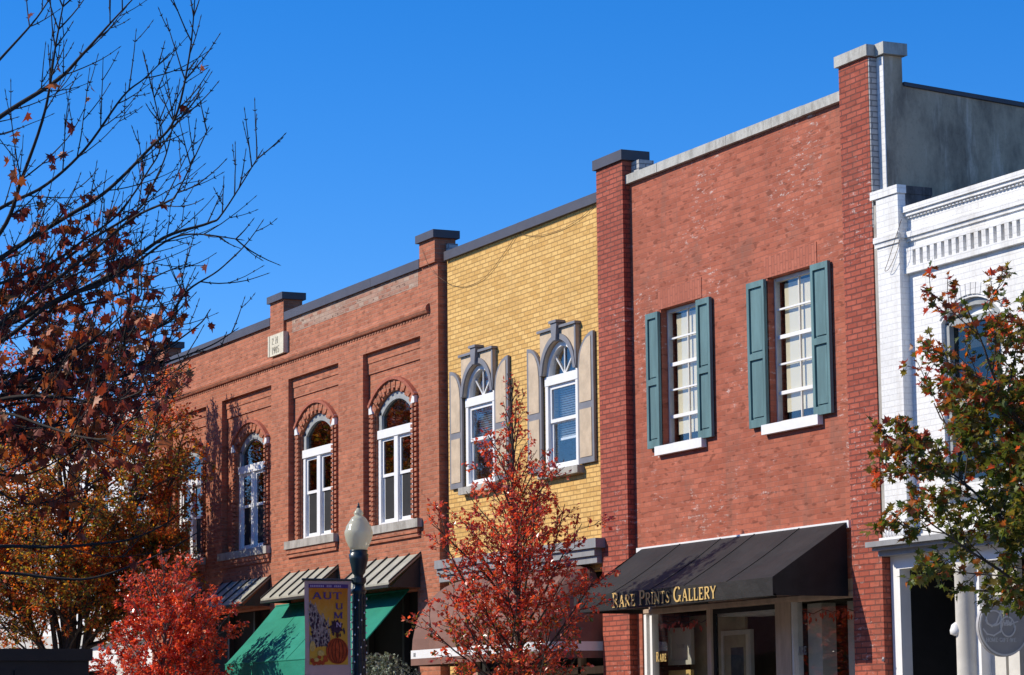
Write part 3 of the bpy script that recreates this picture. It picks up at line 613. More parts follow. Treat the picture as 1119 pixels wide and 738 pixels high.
for (a, b, c) in REC:
    mb = MB(); wall(mb, a, b, 4.72, 7.78, 0, .16, [(c-HW, c+HW, 4.9, CR, RI)], 18); mb.build('recess_panel', MT['brick_a'], A)
    MB().box(a+.003, b-.003, -.035, -.001, 7.62, 7.777).box(a+.003, b-.003, -.022, -.001, 7.44, 7.617).build('corbel_course', MT['brick_a'], A)
    hd = MB(); k = 17
    for i in range(k):
        t0, t1 = (i+.07)/k, (i+.93)/k; lo = .045 if i % 2 else 0.0
        def pt(t, h, cr, ri): x_ = c-h+2*h*t; return (x_, arc_z(x_, c, h, cr, ri))
        p_ = [pt(t0, HW+.0, CR+lo, RI), pt(t1, HW+.0, CR+lo, RI), pt(t1, .93, 7.235, .37), pt(t0, .93, 7.235, .37)]; hd.xz(p_, -.045 if i % 2 else -.035, -.002)
    hd.build('brick_arch', MT['brick_a'], A)
    MB_ = MB(); ring(MB_, c, .93, 7.235, .37, .985, 7.285, .39, -.075, -.0015, 18); MB_.build('arch_moulding', MT['brick_soldier'], A)
    for s_ in (-1, 1):
        MB().xz([(c+s_*.80, 6.76), (c+s_*.955, 6.76), (c+s_*.955, 6.93), (c+s_*.90, 6.93)][::s_], -.058, -.001).build('kneeler', MT['white'], A)
        jm = MB(); z = 4.92
        xa, xb = sorted((c+s_*.785, c+s_*.875)); xc, xd = sorted((c+s_*.90, c+s_*.985))
        while z < 6.7:
            jm.box(xa, xb, -.055, -.001, z, z+.052); jm.box(xa, xb, -.02, -.001, z+.0525, z+.08); jm.box(xc, xd, -.04, -.001, z+.02, z+.072); z += .0805
        jm.build('jamb_moulding', MT['brick_a'], A)
    sx0, sx1 = a+.02, b-.02
    if c > -42: sx1 = b+.05
    bx('sill', MT['stone'], A, sx0, sx1, -.20, .16, 4.745, 4.88)
    MB().box(a+.02, b-.02, -.15, -.112, 4.60, 4.66).box(a+.02, b-.02, -.17, -.112, 4.663, 4.742).build('sill_course', MT['brick_a'], A)
    f = MB(); h = HW-.015
    f.box(c-h, c-h+.10, .03, .12, 4.885, 6.33).box(c+h-.10, c+h, .03, .12, 4.885, 6.33).box(c-.075, c+.075, .025, .12, 4.885, 6.33).box(c-h, c+h, .01, .13, 6.33, 6.47).box(c-h+.1, c-.076, .035, .12, 4.885, 4.95).box(c+.076, c+h-.1, .035, .12, 4.885, 4.95)
    W_ = f.build('window', MT['white'], A)
    fl = MB(); ring(fl, c, h-.13, 6.93, .22, h, CR-.01, RI, .04, .13, 16); fl.box(c-h, c-h+.12, .04, .13, 6.472, 6.76).box(c+h-.12, c+h, .04, .13, 6.472, 6.76); fl.build('fanlight_frame', MT['fangrey'], W_)
    s = MB(); g = MB(); sc = MB()
    for (xa, xb) in ((c-h+.1, c-.076), (c+.076, c+h-.1)):
        for (z0, z1, y_) in ((5.69, 6.33, .06), (4.952, 5.74, .085)):
            s.box(xa+.002, xa+.06, y_, y_+.025, z0, z1).box(xb-.06, xb-.002, y_, y_+.025, z0, z1).box(xa+.06, xb-.06, y_, y_+.025, z1-.05, z1).box(xa+.06, xb-.06, y_, y_+.025, z0, z0+.05)
            g.box(xa+.06, xb-.06, y_+.01, y_+.015, z0+.05, z1-.05)
        sc.box(xa+.06, xb-.06, y_-.004, y_-.002, 5.002, 5.69)
    g.xz([(c-h+.12, 6.47)]+[(c-h+.12+(2*h-.24)*i/14, arc_z(c-h+.12+(2*h-.24)*i/14, c, h-.12, 6.94, .23)) for i in range(15)]+[(c+h-.12, 6.47)], .085, .09)
    s.build('sash', MT['white'], W_); g.build('pane', MT['glassdark'], W_); sc.build('insect_screen', MT['screen'], W_)
    bx('lining', MT['dark'], W_, c-.9, c+.9, .7, .72, 4.7, 7.3)
for (a, b) in ((AX0+.002, -46.32), (-45.60, -39.52)):
    cpg = MB(); k_ = 3
    for k in range(k_): cpg.box(a+(b-a)*k/k_, a+(b-a)*(k+1)/k_-.005, -.16-.0015*(k % 2), .25, 8.85, 9.0+.002*(k % 2))
    cpg.build('coping', MT['darkcap'], A)
for (a, b) in ((-53.22, -52.42), (-46.30, -45.62), (-39.50, AX1-.002)):
    d = a < -45 and a > -48
    bx('pier', MT['brick_a'], A, a, b, -.16, .20, 8.86 if not d else 8.60, 9.24)
    bx('pier_cap', MT['darkcap'], A, a-.05, b+.06, -.21, .25, 9.24, 9.365)
bx('parapet_block', MT['brick_grey'], A, -38.885, -38.8, .03, .2, 9.02, 9.15)
bx('patched_course', MT['brick_patch'], A, -45.3, -39.66, -.1135, -.1105, 8.585, 8.849)
cs = MB()
cs.yz([(-.111, 8.09), (-.15, 8.10), (-.175, 8.14), (-.18, 8.175), (-.165, 8.215), (-.13, 8.245), (-.111, 8.25)], -53.1, -39.22); cs.build('corbel_roll', MT['brick_a'], A)
nb = MB(); x = -53.1
while x < -39.25: nb.box(x, x+.07, -.121, -.112, 8.055, 8.088); x += .12
nb.build('dentil_course', MT['brick_a'], A)
DS = MB().box(-46.28, -45.50, -.20, -.112, 8.26, 8.64).build('date_stone', MT['cream'], A)
MB().box(-46.285, -46.22, -.21, -.2005, 8.262, 8.638).box(-45.56, -45.495, -.21, -.2005, 8.262, 8.638).build('stone_margin', MT['cream'], DS)
lt = MB(); letters(lt, '2 N', Vector((-46.10, -.2035, 8.47)), Vector((1, 0, 0)), Vector((0, 0, 1)), Vector((0, -1, 0)), .12, 1.3); letters(lt, '1905', Vector((-46.10, -.2035, 8.30)), Vector((1, 0, 0)), Vector((0, 0, 1)), Vector((0, -1, 0)), .12, 1.3); lt.build('lettering', MT['dateletter'], DS)
for (a, b, c) in REC:                      # standing seam metal hoods above the shop windows
    t = MB(); yt, yb, zt, zb = -.115, -.66, 4.33, 3.87
    t.prism([(a+.1, yt, zt), (b-.02, yt, zt), (b-.02, yb, zb), (a+.1, yb, zb)], (0, 0, -.03))
    H = t.build('metal_hood', MT['seam'], A)
    rb = MB(); n_ = 5
    for i in range(n_+1):
        xx = a+.1+(b-a-.12)*i/n_; rb.prism([(xx-.014, yt, zt+.002), (xx+.014, yt, zt+.002), (xx+.014, yb, zb+.002), (xx-.014, yb, zb+.002)], (0, 0, .03))
    rb.box(a+.1, b-.02, yb-.012, yb+.03, zb-.075, zb-.031); rb.build('seam_rib', MT['seamdark'], H)
    for xx in (a+.12, b-.06): MB().prism([(xx, yt, zt-.06), (xx, yb+.05, zb-.06), (xx, yb+.05, 3.80), (xx, yt, 3.80)], (.02, 0, 0)).build('hood_end', MT['seamdark'], H)
ga = MB(); X0, X1 = -46.05, -40.08; nx = 24
def gpt(i, t): return (X0+(X1-X0)*i/nx, -.13+(-.95)*t, 3.78-1.03*t-.02*math.sin(math.pi*t)*(1+.5*math.sin(i*1.7)))
for i in range(nx):
    for j in range(6): ga.poly([gpt(i, j/6), gpt(i, (j+1)/6), gpt(i+1, (j+1)/6), gpt(i+1, j/6)])
    a, b = gpt(i, 1), gpt(i+1, 1); ga.poly([a, (a[0], -1.082, 2.47+.015*(i % 2)), (b[0], -1.082, 2.47+.015*((i+1) % 2)), b])
G1 = ga.build('awning', MT['green'], A)
sm_ = MB()
for i in (6, 12, 18):
    for j in range(6):
        a, b = gpt(i, j/6), gpt(i, (j+1)/6); sm_.prism([(a[0]-.012, a[1], a[2]+.001), (a[0]+.012, a[1], a[2]+.001), (b[0]+.012, b[1], b[2]+.001), (b[0]-.012, b[1], b[2]+.001)], (0, -.003, .005))
sm_.build('seam', MT['green'], G1)
MB().tube([gpt(0, 0), gpt(nx, 0)], .02, 6).tube([gpt(0, 1), gpt(nx, 1)], .012, 6).tube([gpt(nx, 0), gpt(nx, 1)], .012, 6).build('awning_rail', MT['green'], G1)
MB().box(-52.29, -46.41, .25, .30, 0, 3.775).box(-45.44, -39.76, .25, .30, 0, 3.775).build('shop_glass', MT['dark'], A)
q = MB()
for xx in (-52.28, -50.9, -49.4, -48, -46.5, -45.43, -44, -42.5, -41, -39.86): q.box(xx, xx+.09, .15, .245, 0, 3.77)
q.build('shopfront', MT['seamdark'], A)

# ------------------------------------------------------------------ white painted building on the right
Dd = thing('brick_building', 'white painted brick building with toothed frieze beside the grey rendered wall', 'building', (-21, 0, 0))
DX0, DX1 = -25.885, -12.0
DW = [(c-.56, c+.56, 4.2, 6.24, .22) for c in (-24.72, -22.1, -19.5, -16.9, -14.3)]
mb = MB(); wall(mb, DX0, DX1, 3.66, 7.37, 0, .2, DW); mb.build('front_wall', MT['brick_w'], Dd)
mb = MB(); wall(mb, -26.44, DX1, 0, 3.66, -.004, .14, [(-26.26, -25.0, 0, 3.35, 0), (-24.72, -20.0, 0, 3.35, 0), (-19.6, -12.5, 0, 3.35, 0)]); mb.build('shop_wall', MT['white'], Dd)
bx('side_wall', MT['brick_w'], Dd, DX1-.25, DX1, .21, 15, 0, 7.3); bx('side_wall', MT['brick_w'], Dd, -26.28, -26.1, 1.6, 15, 0, 7.1); bx('back_wall', MT['brick_w'], Dd, -26.09, DX1-.26, 14.7, 14.99, 0, 7); bx('roof', MT['asphalt'], Dd, -26.09, DX1-.26, .25, 14.69, 6.6, 6.8); bx('upper_floor', MT['room'], Dd, -26.09, DX1-.26, .25, 14.69, 3.7, 3.9)
MB().box(-26.335, -25.885, -.125, -.003, 3.66, 7.60).box(-26.285, -25.885, -.002, .33, 3.66, 7.602).build('pier', MT['brick_w'], Dd)
MB().box(-26.435, -26.34, -.10, -.006, 3.7, 7.55).build('mortar_joint', MT['stone'], Dd)
MB().box(-26.43, -25.865, -.145, -.11, 7.605, 7.70).box(-26.33, -25.865, -.1095, -.02, 7.605, 7.70).build('pier_top', MT['brick_w'], Dd)
bx('pier_back', MT['weathered'], Dd, -26.284, -25.87, -.018, .34, 7.603, 7.695)
bx('pier_stain', MT['weathered'], Dd, -25.883, -25.875, -.02, .33, 7.46, 7.60)
MB().box(DX0, DX1, -.075, .25, 7.372, 7.44).box(-25.87, DX1, -.05, -.001, 7.33, 7.371).build('coping', MT['brick_w'], Dd)
dn = MB(); x = -25.86
while x < DX1-.1: dn.box(x, x+.04, -.03, -.001, 7.305, 7.328); x += .07
dn.build('dentil_course', MT['brick_w'], Dd)
MB().box(DX0, DX1, -.05, -.001, 7.085, 7.15).box(DX0, DX1, -.025, -.001, 7.04, 7.083).box(-26.36, -25.86, -.165, -.126, 7.085, 7.15).box(-26.36, -25.86, -.145, -.126, 7.03, 7.083).box(-25.884, -25.86, -.12, .0, 7.085, 7.15).build('string_course', MT['brick_w'], Dd)
fz = MB(); fz.box(DX0, DX1, -.06, -.001, 6.67, 6.745).box(DX0, DX1, -.055, -.001, 6.925, 6.96); x = -25.80
fz.box(DX0, -25.803, -.055, -.001, 6.746, 6.924)
while x < DX1-.2: fz.box(x, x+.078, -.055, -.001, 6.746, 6.924); x += .142
fz.build('frieze', MT['brick_w'], Dd)
for (a, b, z0, z1, r_) in DW:
    c = (a+b)/2; h = (b-a)/2
    hd = MB(); k = 13
    for i in range(k):
        def pt(t, h_, cr, ri): x_ = c-h_+2*h_*t; return (x_, arc_z(x_, c, h_, cr, ri))
        t0, t1 = (i+.07)/k, (i+.93)/k
        hd.xz([pt(t0, h+.02, z1+.03, r_), pt(t1, h+.02, z1+.03, r_), pt(t1, h+.1, z1+.16, r_+.04), pt(t0, h+.1, z1+.16, r_+.04)], -.018, -.001)
    hd.build('brick_arch', MT['brick_w'], Dd)
    f = MB(); f.box(a+.002, a+.08, .05, .16, z0, z1-r_).box(b-.08, b-.002, .05, .16, z0, z1-r_).box(a+.08, b-.08, .06, .16, 5.98, 6.05).box(a+.08, b-.08, .06, .16, z0, z0+.06).box(a+.08, b-.08, .07, .15, 5.1, 5.16)
    ring(f, c, h-.09, z1-.08, r_*.8, h-.005, z1-.003, r_, .05, .16)
    W_ = f.build('window', MT['fangrey'], Dd)
    MB().box(a+.08, b-.08, .11, .116, z0+.06, 5.98).build('pane', MT['glassdark'], W_)
    MB().box(a+.08, b-.08, .12, .13, 6.05, 6.2).build('transom_panel', MT['white'], W_)
    bx('blind', MT['slat'], W_, a+.09, b-.09, .2, .21, 5.72, 6.0); bx('lining', MT['room'], W_, a+.003, b-.003, .5, .52, z0-.1, z1+.1); bx('sill', MT['brick_w'], W_, a-.1, b+.1, -.09, .05, z0-.12, z0-.003)
cn = MB()
for y_, a, b in ((.30, 3.60, 3.66), (.24, 3.56, 3.598), (.16, 3.50, 3.558)): cn.box(-26.45 if y_ < .3 else -26.5, DX1, -y_, -.0055, a, b)
cn.build('cornice', MT['greycornice'], Dd)
cp = MB(); cp.box(-26.36, -25.86, -.20, -.126, 3.662, 3.70).box(-26.35, -25.87, -.17, -.126, 3.86, 3.89)
for i in range(7): cp.lathe((-26.29+i*.06, -.15, 3.74), [(.012, -.035), (.026, -.01), (.026, .02), (.01, .05)], 8); cp.tube([(-26.29+i*.06, -.15, 3.79), (-26.27+i*.06, -.16, 3.83), (-26.30+i*.06, -.15, 3.85)], .012, 5)
cp.build('capital', MT['white'], Dd)
MB().lathe((-24.93, -.02, 0), [(.17, 0), (.17, .15), (.135, .2), (.13, 3.2), (.15, 3.24), (.15, 3.345)], 20).build('column', MT['offwhite'], Dd, True)
MB().box(-24.72, -24.45, .12, .19, 0, 3.34).box(-24.40, -24.2, .12, .19, 0, 3.34).build('pilaster', MT['offwhite'], Dd)
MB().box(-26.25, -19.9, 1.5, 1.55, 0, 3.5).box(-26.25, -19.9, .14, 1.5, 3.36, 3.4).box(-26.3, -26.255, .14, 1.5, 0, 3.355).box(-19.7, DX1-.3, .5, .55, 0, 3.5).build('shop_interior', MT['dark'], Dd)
wl = thing('wall_lamp', 'small white shaded lamp on the white column beside the dark doorway', 'lamp', tuple(at(1046, 688, -.12)))
p = Vector(wl.location); MB().lathe((p.x, p.y, p.z-.07), [(.03, 0), (.075, .02), (.08, .06), (.06, .12), (.02, .15)], 14).build('shade', MT['white'], wl, True)
MB().tube([(p.x, p.y, p.z+.08), (p.x+.02, p.y+.02, p.z+.11), (p.x+.03, -.001, p.z+.11)], .012, 6).build('bracket', MT['greytrim'], wl)
cb = thing('wall_bracket', 'small grey metal hose bracket on the white door post', 'bracket', tuple(at(973, 719, -.01)))
p = Vector(cb.location); MB().tube([p, p+Vector((0, -.09, 0)), p+Vector((.03, -.12, -.03))], .018, 6).build('arm', MT['signgrey'], cb); MB().lathe((p.x, p.y-.03, p.z), [(.035, 0), (.035, .02)], 12, 'y').build('flange', MT['signgrey'], cb)

# round hanging sign
sc_ = at(1095, 685, -.8); sg = thing('hanging_sign', 'round grey shop sign with white ring and script lettering by the white column', 'sign', tuple(sc_)); Rr = .305
MB().lathe((sc_.x-.02, sc_.y, sc_.z), [(Rr, 0), (Rr, .04)], 48, 'x').build('board', MT['signgrey'], sg)
U_, V_, D_ = Vector((0, 1, 0)), Vector((0, 0, 1)), Vector((1, 0, 0)); O_ = Vector((sc_.x+.0205, sc_.y, sc_.z))
def ringpts(cx, cy, rx, ry, a0=0, a1=360, k=40): return [(cx+rx*math.cos(R(a0+(a1-a0)*i/k)), cy+ry*math.sin(R(a0+(a1-a0)*i/k))) for i in range(k+1)]
o = MB(); q = ringpts(0, 0, .287, .287, k=60); strip(o, q, [.018]*len(q), O_, U_, V_, D_); o.build('rim', MT['white'], sg)
o = MB()
for q, ws in ((ringpts(-.12, .085, .095, .075, 200, 560), .011), ([(-.19, .03), (-.14, .005), (-.085, .03), (-.03, .14), (.01, .21)], .013), ([(.01, .21), (-.02, .12), (-.03, .05), (-.01, .02)], .011), (ringpts(.05, .0, .085, .10, 0, 360), .011), ([(-.24, -.03), (-.2, -.075), (-.12, -.09), (-.04, -.05), (-.01, .02)], .011),
              ([(-.01, .03), (.005, .055), (.02, .02), (.04, .055), (.045, .02), (.06, .055), (.075, .04), (.06, .02), (.08, .02), (.1, .055), (.09, .02), (.13, .04), (.17, .05)], .009)):
    strip(o, q, [ws*1.35]*len(q), O_, U_, V_, D_)
o.build('script', MT['white'], sg)
o = MB(); letters(o, 'HOME.GIFT.WE', O_+U_*-.215+V_*-.155, U_, V_, D_, .042, .95); o.build('lettering', MT['white'], sg)
o = MB(); o.tube([(sc_.x, sc_.y-.3, sc_.z+.36), (sc_.x, -.006, sc_.z+.36)], .014, 6); o.tube([(sc_.x, sc_.y-.12, sc_.z+.36), (sc_.x, sc_.y-.12, sc_.z+.27)], .006, 5); o.tube([(sc_.x, sc_.y+.12, sc_.z+.36), (sc_.x, sc_.y+.12, sc_.z+.27)], .006, 5); o.build('bracket', MT['wire'], sg)

# ------------------------------------------------------------------ pale building and brick block further down the street
E_ = thing('stucco_building', 'white stucco building half hidden behind the orange tree', 'building', (-60, 0, 0))
mb = MB(); EW = [(x_, x_+1.1, 4.9, 6.9, 0) for x_ in (-66, -63.3, -60.6, -57.9, -55.4)]
wall(mb, -67, -53.23, 3.7, 8.0, .05, .2, EW); wall(mb, -67, -53.23, 0, 3.7, .05, .2, [(-66.4, -60.6, 0, 2.9, 0), (-59.8, -53.7, 0, 2.9, 0)]); mb.build('front_wall', MT['white'], E_)
shell(E_, -66.98, -53.25, 14, 7.9, 7.4, MT['white'], .26)
bx('cornice', MT['offwhite'], E_, -67, -53.23, -.2, .3, 8.0, 8.25); bx('sign_band', MT['offwhite'], E_, -66.9, -53.3, -.1, .048, 3.45, 3.75)
for (a, b, z0, z1, r_) in EW:
    f = MB().box(a+.003, a+.09, .1, .2, z0, z1).box(b-.09, b-.003, .1, .2, z0, z1).box(a+.09, b-.09, .1, .2, z1-.09, z1-.003).box(a+.09, b-.09, .1, .2, z0, z0+.09).box(a+.09, b-.09, .1, .2, 5.85, 5.93).build('window', MT['fangrey'], E_)
    MB().box(a+.09, b-.09, .15, .156, z0+.09, z1-.09).build('pane', MT['glassdark'], f); bx('lining', MT['dark'], f, a+.003, b-.003, .4, .42, z0-.1, z1+.1)
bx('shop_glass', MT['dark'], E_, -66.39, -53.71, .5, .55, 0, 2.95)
bx('pilaster', MT['white'], E_, -58.9, -58.3, -.1, .046, 0, 3.44); bx('pilaster', MT['offwhite'], E_, -55.5, -54.6, -.14, .046, 0, 3.44)
F_ = thing('brick_building', 'brown brick building furthest down the street behind the leaves', 'building', (-74, 0, 0))
mb = MB(); FW = [(x_, x_+1.1, 4.9, 7.0, .3) for x_ in (-80, -77, -74, -71, -69)]
wall(mb, -82, -67.03, 3.6, 9.3, .05, .2, FW); wall(mb, -82, -67.03, 0, 3.6, .05, .2, [(-81.3, -75.2, 0, 2.9, 0), (-74.3, -67.6, 0, 2.9, 0)]); mb.build('front_wall', MT['brick_a'], F_)
shell(F_, -81.98, -67.05, 14, 9.2, 8.6, MT['brick_a'], .26); bx('cornice', MT['greycornice'], F_, -82, -67.03, -.2, .3, 9.3, 9.5)
for (a, b, z0, z1, r_) in FW: bx('window', MT['dark'], F_, a, b, .2, .22, z0, z1)
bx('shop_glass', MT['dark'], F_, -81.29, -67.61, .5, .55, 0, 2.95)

# ------------------------------------------------------------------ lamp post, banner, light string
LX, LY = -33.63, -3.6
LP = thing('street_lamp', 'dark iron street lamp with pale acorn globe before the green awning', 'lamp', (LX, LY, 0))
MB().lathe((LX, LY, 0), [(.22, 0), (.22, .12), (.19, .16), (.19, .5), (.14, .6), (.12, .75), (.095, .85), (.085, 1.0), (.080, 3.38), (.1, 3.40), (.1, 3.43), (.08, 3.45), (.075, 3.5)], 20).build('post', MT['post'], LP, True)
fl = MB()
for i in range(10):
    a = 2*math.pi*i/10; fl.tube([(LX+.083*math.cos(a), LY+.083*math.sin(a), .95), (LX+.079*math.cos(a), LY+.079*math.sin(a), 3.37)], .011, 5)
fl.build('flute', MT['post'], LP, True)
MB().lathe((LX, LY, 3.5), [(.075, 0), (.09, .02), (.09, .04), (.062, .07), (.06, .12), (.085, .15), (.10, .22), (.125, .33), (.13, .40), (.115, .41), (.12, .44), (.12, .455)], 22).build('fitter', MT['post'], LP, True)
gb = MB().lathe((LX, LY, 3.955), [(.105, 0), (.135, .05), (.170, .13), (.186, .20), (.187, .235), (.178, .265), (.172, .275), (.165, .31), (.13, .365), (.115, .39), (.112, .40), (.09, .425), (.06, .45), (.05, .455), (.065, .475), (.06, .50), (.035, .53), (.02, .555)], 32).build('globe', MT['globe'], LP, True)
MB().lathe((LX, LY, 4.508), [(.018, 0), (.026, .015), (.012, .035), (.014, .05), (.004, .075)], 12).build('finial', MT['post'], LP, True)
ba = R(-3); BU = Vector((math.sin(ba)*1.0, math.cos(ba), 0)); BU.normalize()   # text direction, left to right as seen
ZT, ZB = 3.555, 2.30; BW = .66; BL = Vector((LX, LY, 0))-BU*(.115+BW)
for z_ in (ZT, ZB): MB().tube([Vector((LX, LY, z_)), Vector((BL.x, BL.y, z_))-BU*.04], .016, 8).lathe((LX, LY, z_-.03), [(.098, 0), (.098, .06)], 16).build('banner_arm', MT['post'], LP)
BN = thing('banner', 'lilac edged autumn banner with pumpkin picture hanging on the lamp post', 'banner', (BL.x+BU.x*BW/2, BL.y+BU.y*BW/2, ZB))
NRM = Vector((BU.y, -BU.x, 0))
def bpt(u, v, d=0): return Vector((BL.x, BL.y, ZB))+BU*(u*BW)+Vector((0, 0, v*(ZT-ZB)))+NRM*(d+.012*math.sin(v*5+u*2))
def sheet(mb, u0, u1, v0, v1, d, nu_=6, nv_=12):
    for i in range(nu_):
        for j in range(nv_):
            a, b, c_, e = u0+(u1-u0)*i/nu_, u0+(u1-u0)*(i+1)/nu_, v0+(v1-v0)*j/nv_, v0+(v1-v0)*(j+1)/nv_
            mb.poly([bpt(a, c_, d), bpt(b, c_, d), bpt(b, e, d), bpt(a, e, d)])
    return mb
cl = MB(); sheet(cl, 0, 1, -.0, 1.0, .0); sheet(cl, 0, 1, 0, 1.0, -.004); cl.build('cloth', MT['lilac'], BN)
sheet(MB(), .09, .93, .12, .935, .004).build('gold_field', MT['goldcloth'], BN)
sheet(MB(), .085, .935, .915, .955, .006).build('header_band', MT['purple'], BN)
def blob(mb, pts, d): mb.prism([bpt(u, v, d) for u, v in pts], NRM*-.0012)
def ell(cu, cv, ru, rv, k=16, rot=0): return [(cu+ru*math.cos(2*math.pi*i/k)*math.cos(rot)-rv*.52*math.sin(2*math.pi*i/k)*math.sin(rot), cv+(ru*1.9*math.cos(2*math.pi*i/k)*math.sin(rot)*.52+rv*math.sin(2*math.pi*i/k)*math.cos(rot))) for i in range(k)]
hd = MB(); x = .12
for wlen in (8, 3, 4):
    for i in range(wlen): blob(hd, [(x, .924), (x+.025, .924), (x+.025, .945), (x, .945)], .008); x += .038
    x += .05
hd.build('header_marks', MT['lilacpale'], BN)
tl = MB(); VV = Vector((0, 0, 1))
def blet(t, u, v, h, ws, mbx): letters(mbx, t, bpt(u, v, .008), BU, VV, NRM, h, ws)
blet('AUT', .16, .80, .088, 1.95, tl); blet('U', .66, .695, .078, 1.9, tl); blet('M', .62, .60, .08, 1.8, tl); tl.build('lettering', MT['purple'], BN)
tl = MB(); blet('N', .67, .51, .06, 1.7, tl); tl.build('faded_lettering', MT['lilacpale'], BN)
random.seed(5)
pk = MB(); dk = MB()
blob(pk, ell(.69, .262, .245, .135, 28), .0100)
pk.build('pumpkin_print', MT['pumpkin'], BN)
for a_ in (-.20, -.125, -.045, .045, .125, .20):
    th = [R(-78+156*q/8) for q in range(9)]; o_ = [(.69+a_*math.cos(q), .262+.128*math.sin(q)) for q in th]
    blob(dk, o_+[(u+.012, v) for u, v in reversed(o_)], .0142+.0001*abs(a_))
blob(dk, ell(.70, .425, .035, .03, 8), .0145); dk.build('pumpkin_rib_print', MT['pumpkindark'], BN)
cb_ = MB(); blob(cb_, [(.10, .31), (.52, .31), (.55, .40), (.46, .52), (.36, .60), (.25, .71), (.16, .755), (.10, .74)], .0058); cb_.build('corn_stalk_print', MT['cornbase'], BN)
cr = MB()
for i in range(190):
    u, v = random.uniform(.11, .54), random.uniform(.30, .76); 
    if v > .80-.62*(u-.1): continue
    L = random.uniform(.03, .09); a = random.uniform(1.3, 2.3); blob(cr, [(u-.014, v), (u+.014, v), (u+math.cos(a)*L+.006, v+L*math.sin(a)), (u+math.cos(a)*L-.006, v+L*math.sin(a))], .0065+i*.00001)
cr.build('corn_husk_print', MT['corn'], BN)
pl = MB()
for i in range(110):
    if i < 40: u, v = random.gauss(.70, .07), random.gauss(.50, .035)
    else:
        u, v = random.uniform(.1, .5), random.uniform(.30, .74)
        if v > .76-.55*(u-.1): continue
    blob(pl, ell(u, v, random.uniform(.008, .026), random.uniform(.010, .026), 7), .0100+i*.00002)
blob(pl, [(.68+(.10+.07*(i%2))*math.cos(i*.449), .51+(.055+.03*(i%2))*math.sin(i*.449)) for i in range(14)], .0098); pl.build('plum_print', MT['plum'], BN)
gd = MB(); blob(gd, ell(.15, .31, .06, .055, 14), .014); blob(gd, ell(.33, .24, .075, .03, 14), .0143); blob(gd, ell(.24, .17, .05, .02, 12), .0144); gd.build('gourd_print', MT['gourd'], BN)
rb = MB()
for i in range(14): blob(rb, ell(random.uniform(.11, .45), random.uniform(.13, .2), .045, .022, 7), .0120+i*.00006)
rb.build('leaf_print', MT['pumpkin'], BN)
ls = thing('light_string', 'string of small clear bulbs wound round the dark lamp post', 'string lights', (LX, LY, 1.0))
wr = MB(); bu = MB(); pts = []
for i in range(400):
    a = i*.42; z_ = 1.0+i*.0059; pts.append((LX+.098*math.cos(a), LY+.098*math.sin(a), z_))
    if i % 4 == 0: bu.lathe((LX+.104*math.cos(a), LY+.104*math.sin(a), z_-.012), [(.003, 0), (.009, .008), (.009, .018), (.002, .026)], 6)
wr.tube(pts, .004, 4).build('wire', MT['wire'], ls); bu.build('bulbs', MT['bulb'], ls)

# ------------------------------------------------------------------ cables
def cable(label, pts, r_=.0035):
    mb_ = MB(); P_ = [Vector(p) for p in pts]; out_ = []
    for i in range(len(P_)-1):
        p0, p1, p2, p3 = P_[max(i-1, 0)], P_[i], P_[i+1], P_[min(i+2, len(P_)-1)]
        for k in range(6):
            t = k/6; out_.append(.5*((2*p1)+(p2-p0)*t+(2*p0-5*p1+4*p2-p3)*t*t+(3*p1-p0-3*p2+p3)*t**3))
    out_.append(P_[-1]); mb_.tube(out_, r_, 5); o_ = mb_.build('cable', MT['cable'], None, True, loc=tuple(P_[0])); tag(o_, label, 'cable')
cable('thin cable sagging across the left half of the yellow brick wall', [at(461, 272, -.18), at(470, 293, -.16), at(484, 306, -.12)]+[at(x_, y_, -.02) for x_, y_ in ((495, 312), (510, 313), (530, 303), (550, 278), (566, 254))])
cable('thin cable sagging across the right half of the yellow brick wall', [at(x_, y_, -.02) for x_, y_ in ((566, 255), (585, 258), (610, 252), (632, 240), (650, 224))])
cable('loose grey wire loop hanging on the white corner pier', [at(985, 240, -.15), at(978, 262, -.18), at(970, 287, -.18), at(967, 296, -.18), at(972, 293, -.18), at(980, 275, -.18), at(983, 262, -.16)], .0035)

# ------------------------------------------------------------------ dark van at lower left
vx, y0, y1, zt = -38.0, -8.15, -5.95, 2.78
VN = thing('parked_van', 'dark brown high roofed van parked by the orange tree', 'van', (vx-2.6, -7.05, -.12))
MB().box(vx-5.2, vx, y0, y1, .35, zt-.17).build('body', MT['van'], VN)
MB().box(vx-5.25, vx+.05, y0-.04, y1+.04, zt-.168, zt).build('roof', MT['van'], VN)
MB().box(vx-5.9, vx-5.203, y0+.1, y1-.1, .3, 1.5).build('bonnet', MT['van'], VN)
for ys, ye in ((y0+.12, (y0+y1)/2-.02), ((y0+y1)/2+.02, y1-.32)):
    d = MB().box(vx+.002, vx+.03, ys, ye, .5, zt-.30).build('door', MT['van'], VN); MB().box(vx+.031, vx+.05, ye-.12, ye-.06, 1.1, 1.35).build('handle', MT['greytrim'], d)
for yy in (y0+.05, y1-.17): MB().box(vx+.002, vx+.03, yy, yy+.1, .6, .9).build('tail_light', MT['redlens'], VN)
for xx in (vx-.9, vx-4.4):
    for yy in (y0+.02, y1-.24): MB().lathe((xx, yy, .22), [(.2, 0), (.34, .02), (.34, .2), (.2, .22)], 20, 'y').build('wheel', MT['rubber'], VN)

